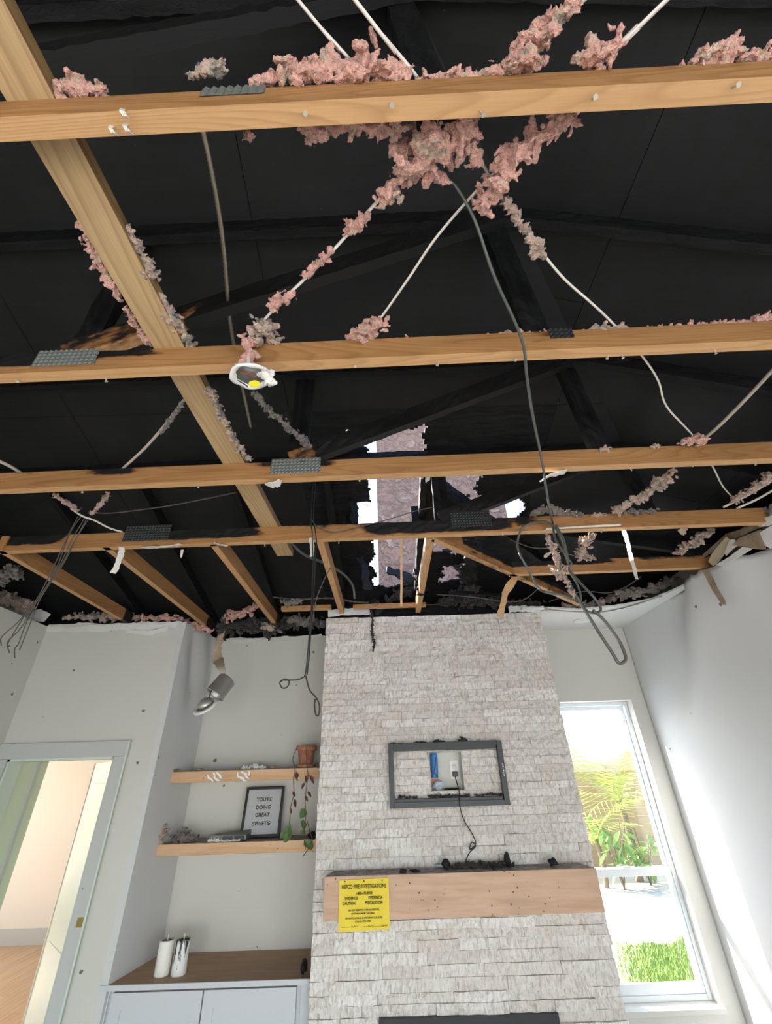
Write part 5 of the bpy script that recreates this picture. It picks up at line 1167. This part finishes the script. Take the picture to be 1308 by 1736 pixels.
# charred debris in the hole above the stone
for i, (pts, lab) in enumerate([([(745, 1022, .03), (775, 1015, .05), (805, 1018, .05), (840, 1022, .035)], 'heap of charred timber bits on the stone top right of the hole'),
        ([(660, 1016, .03), (690, 1000, .05), (712, 990, .035)], 'charred board remains at the foot of the roof hole'),
        ([(770, 950, .03), (785, 975, .035), (797, 1000, .04)], 'alligator-charred post remains right of the roof hole'),
        ([(850, 1025, .03), (885, 1024, .03), (915, 1026, .03)], 'low ridge of black debris on the stone top by the window bay')]):
    pxclump('charred_debris', pts, ASH, lab, y=3.5 if i != 2 else 3.3, cat='char', tone=.7, vox=.008, rag=1.4)
for i, (a, b, wd, lab) in enumerate([((752, 935), (798, 922), .05, 'burnt decking board curling across the right hole, greyish edge'), ((655, 965), (700, 985), .09, 'black curled board at the bottom of the slot'), ((760, 1005), (850, 1010), .03, 'thin charred lath lying over the stone top')]):
    pa, pb = at_y(*a, 3.25), at_y(*b, 3.25); o = ribbon('burnt_board', [pa, pa.lerp(pb, .5) + V((0, .03, .02)), pb], (0, .5, 1), wd, .012, 'char_flake', None, 5, .35); tag(o, lab, 'board')
for i, (x0, y0, x1, y1, lab) in enumerate([(590, 815, 600, 885, 'curled charred bark-like strip left of the sky slot, upper'), (608, 945, 622, 1000, 'curled charred strip left of the sky slot, lower'), (735, 820, 742, 860, 'cracked charred strip right of the black post'), (706, 965, 712, 1010, 'glossy charred strip in front of the chimney')]):
    Y = 2.5 if y0 < 900 else 3.0
    o = ribbon('charred_strip', [at_y(x0, y0, Y), at_y((x0 + x1) / 2 + 4, (y0 + y1) / 2, Y - .02), at_y(x1, y1, Y)], (1, .4, 0), .06, .012, 'char_flake', None, 6, .5); tag(o, lab, 'char')
# black posts beside the slot
for x, yb, yt, wd, lab, Y in [(722, 885, 655, .10, 'wide black burnt board standing right of the sky slot', 2.55), (598, 890, 770, .05, 'black burnt stud standing left of the sky slot', 2.62), (622, 892, 800, .035, 'narrow black stud at the left rim of the slot', 2.75)]:
    p = at_y(x, yb, Y); q = at_y(x - 3, yt, Y); o = lumber('burnt_stud', V((p.x, Y, max(3.1, p.z))), V((p.x, Y, min(q.z, ze(Y) + .0))), .03, wd, 'char', None, full, up=(-1, 0, 0)); tag(o, lab, 'stud')
# ------------------------------------------------------------------ torn drywall and paper
def torn(name, label, pts, wdir, width, mat_, thick=.004, rag=.4, cat='drywall', per=6):
    o = ribbon(name, pts, wdir, width, thick, mat_, None, per, rag); return tag(o, label, cat)
torn('torn_paper', 'torn white board edge along the top of the left wall corner', [at_y(-5, 1028, 3.45), at_y(40, 1036, 3.47), at_y(80, 1048, 3.48)], (0, .2, 1), .08, 'torn_board')
torn('torn_paper', 'torn white board edge along the door wall top', [at_y(75, 1066, 3.497), at_y(150, 1066, 3.4975), at_y(230, 1062, 3.4975), at_y(300, 1060, 3.4975)], (0, 0, 1), .045, 'torn_board', rag=.5)
torn('torn_paper', 'torn flap over the door wall right of the jack rafter', [at_y(215, 1071, 3.488), at_y(250, 1073, 3.486), at_y(285, 1066, 3.488)], (0, 0, 1), .035, 'torn_board')
torn('torn_paper', 'torn paper edge along the alcove back wall top', [at_y(395, 1088, 3.994), at_y(440, 1084, 3.993), at_y(500, 1082, 3.993), at_y(545, 1077, 3.994)], (0, .2, 1), .03, 'torn_board')
torn('torn_paper', 'white drywall scrap on top of the stone at its left corner', [at_y(556, 1040, 3.42), at_y(590, 1037, 3.42), at_y(628, 1036, 3.42)], (0, .2, 1), .055, 'torn_board', .012, .2)
torn('torn_paper', 'white drywall scrap on top of the stone at its right corner', [at_y(862, 1033, 3.42), at_y(890, 1032, 3.41), at_y(915, 1036, 3.40)], (0, .2, 1), .05, 'torn_board', .012, .3)
torn('torn_paper', 'layered torn ceiling edge over the window bay', [at_z(918, 1036, 2.988), at_z(960, 1038, 2.985), at_z(1010, 1040, 2.985), at_z(1060, 1032, 2.985), at_z(1120, 1012, 2.985)], (0, 1, .1), .05, 'torn_board', .006, .5)
o = torn('hanging_paper_strip', 'long sunlit paper strip dangling from the fourth truss', [at_y(1055, 892, 2.11), at_y(1062, 915, 2.12), at_y(1068, 940, 2.14), at_y(1075, 965, 2.16), at_y(1079, 982, 2.18)], (.25, 1, 0), lambda t: .075 - .03 * t, 'paper_white', .002, .25, 'paper')
torn('tape_strip', 'white joint tape stuck along the underside of the fourth truss', [at_z(925, 897, 3.006), at_z(990, 893, 3.006), at_z(1052, 890, 3.006)], (0, 1, 0), .018, 'paper_white', .002, .3, 'tape')
torn('hanging_paper_strip', 'short white paper strip hanging from the fourth truss at the left', [at_y(208, 924, 2.14), at_y(203, 945, 2.14), at_y(192, 972, 2.15)], (1, .3, 0), .03, 'paper_white', .002, .3, 'paper')
torn('torn_paper', 'crumpled white paper rag under the fourth truss beside the paper strip', [at_z(245, 929, 3.005), at_z(275, 927, 3.0), at_z(308, 923, 3.004)], (0, 1, .3), .04, 'paper_white', .003, .6, 'paper')
torn('torn_paper', 'small white paper patch under the fourth truss at a jack rafter', [at_z(362, 920, 3.005), at_z(372, 923, 3.003), at_z(385, 926, 3.005)], (0, 1, .2), .025, 'paper_white', .002, .3, 'paper')
torn('torn_paper', 'thin paper shred dangling below the fourth truss', [at_y(309, 932, 2.08), at_y(307, 945, 2.08)], (1, 0, 0), .012, 'paper_white', .002, .3, 'paper')
torn('torn_paper', 'reddish paper tag hanging by the dark twin wires', [at_y(527, 912, 2.08), at_y(529, 928, 2.08), at_y(528, 944, 2.08)], (1, 0, 0), .022, 'paper_white', .002, .2, 'paper')
torn('torn_paper', 'torn white board scrap under the third truss at the grey cable', [at_z(918, 815, 2.99), at_z(932, 806, 2.995), at_z(958, 800, 3.0)], (0, 1, .3), .05, 'paper_white', .006, .5, 'drywall')
torn('torn_paper', 'crumpled white scrap under the third truss at the plank', [at_z(455, 824, 2.99), at_z(466, 821, 2.985), at_z(476, 819, 2.995)], (0, 1, .2), .045, 'paper_white', .004, .5, 'drywall')
torn('torn_paper', 'brown torn tag under the fourth truss near the right wall', [at_y(1156, 890, 2.08), at_y(1158, 898, 2.08), at_y(1152, 904, 2.09)], (1, 0, 0), .04, 'kraft', .002, .4, 'paper')
# right wall: peeled paper and broken board
def flap(label, pts, X, mat_, thick=.004, tilt=0.0):
    P = [at_x(x, y, X - tilt * k) for k, (x, y) in enumerate(pts)]; o = sheet('peeled_paper', P, thick, mat_); return tag(o, label, 'paper', 'peeled paper at the right wall top')
flap('large brown peeled paper flap at the right wall top', [(1240, 925), (1252, 912), (1288, 898), (1297, 925), (1296, 932), (1270, 930), (1258, 926)], 2.10, 'kraft')
flap('cream torn paper flap left of the large brown flap', [(1227, 938), (1236, 915), (1243, 914), (1252, 922), (1240, 932), (1230, 942)], 2.11, 'paper_white')
flap('tan torn board piece at the end of the short truss chord', [(1200, 952), (1206, 938), (1230, 910), (1236, 915), (1228, 938), (1215, 955), (1208, 960)], 2.12, 'kraft_light')
flap('dark lath edge sloping up to the fourth truss end', [(1185, 945), (1230, 905), (1285, 888), (1290, 894), (1236, 914), (1190, 948)], 2.15, 'kraft')
flap('white crumpled board at the right end of the fourth truss', [(1282, 885), (1290, 880), (1312, 872), (1315, 886), (1300, 892), (1286, 893)], 2.08, 'paper_white')
flap('pale torn board edge at the right picture border', [(1287, 903), (1300, 895), (1318, 885), (1318, 925), (1305, 930), (1296, 925)], 2.09, 'torn_board')
flap('long brown tape peeling down the right wall', [(1190, 968), (1200, 966), (1212, 992), (1228, 1018), (1229, 1026), (1222, 1024), (1205, 998)], 2.085, 'kraft')
flap('white curled board lip at the right wall corner', [(1212, 958), (1235, 944), (1258, 927), (1275, 930), (1250, 945), (1225, 960)], 2.095, 'torn_board')
pxclump('insulation_clump', [(1302, 872, .025), (1312, 868, .03)], 'fibre_grey', 'grey tuft above the fourth truss end at the right border', z=3.06, tone=.2)
o = box('wall_plate', (2.1, .9, 3.012), (2.26, 2.08, 3.05), 'kraft', None); tag(o, 'dark wooden wall plate above the right wall top', 'plate')
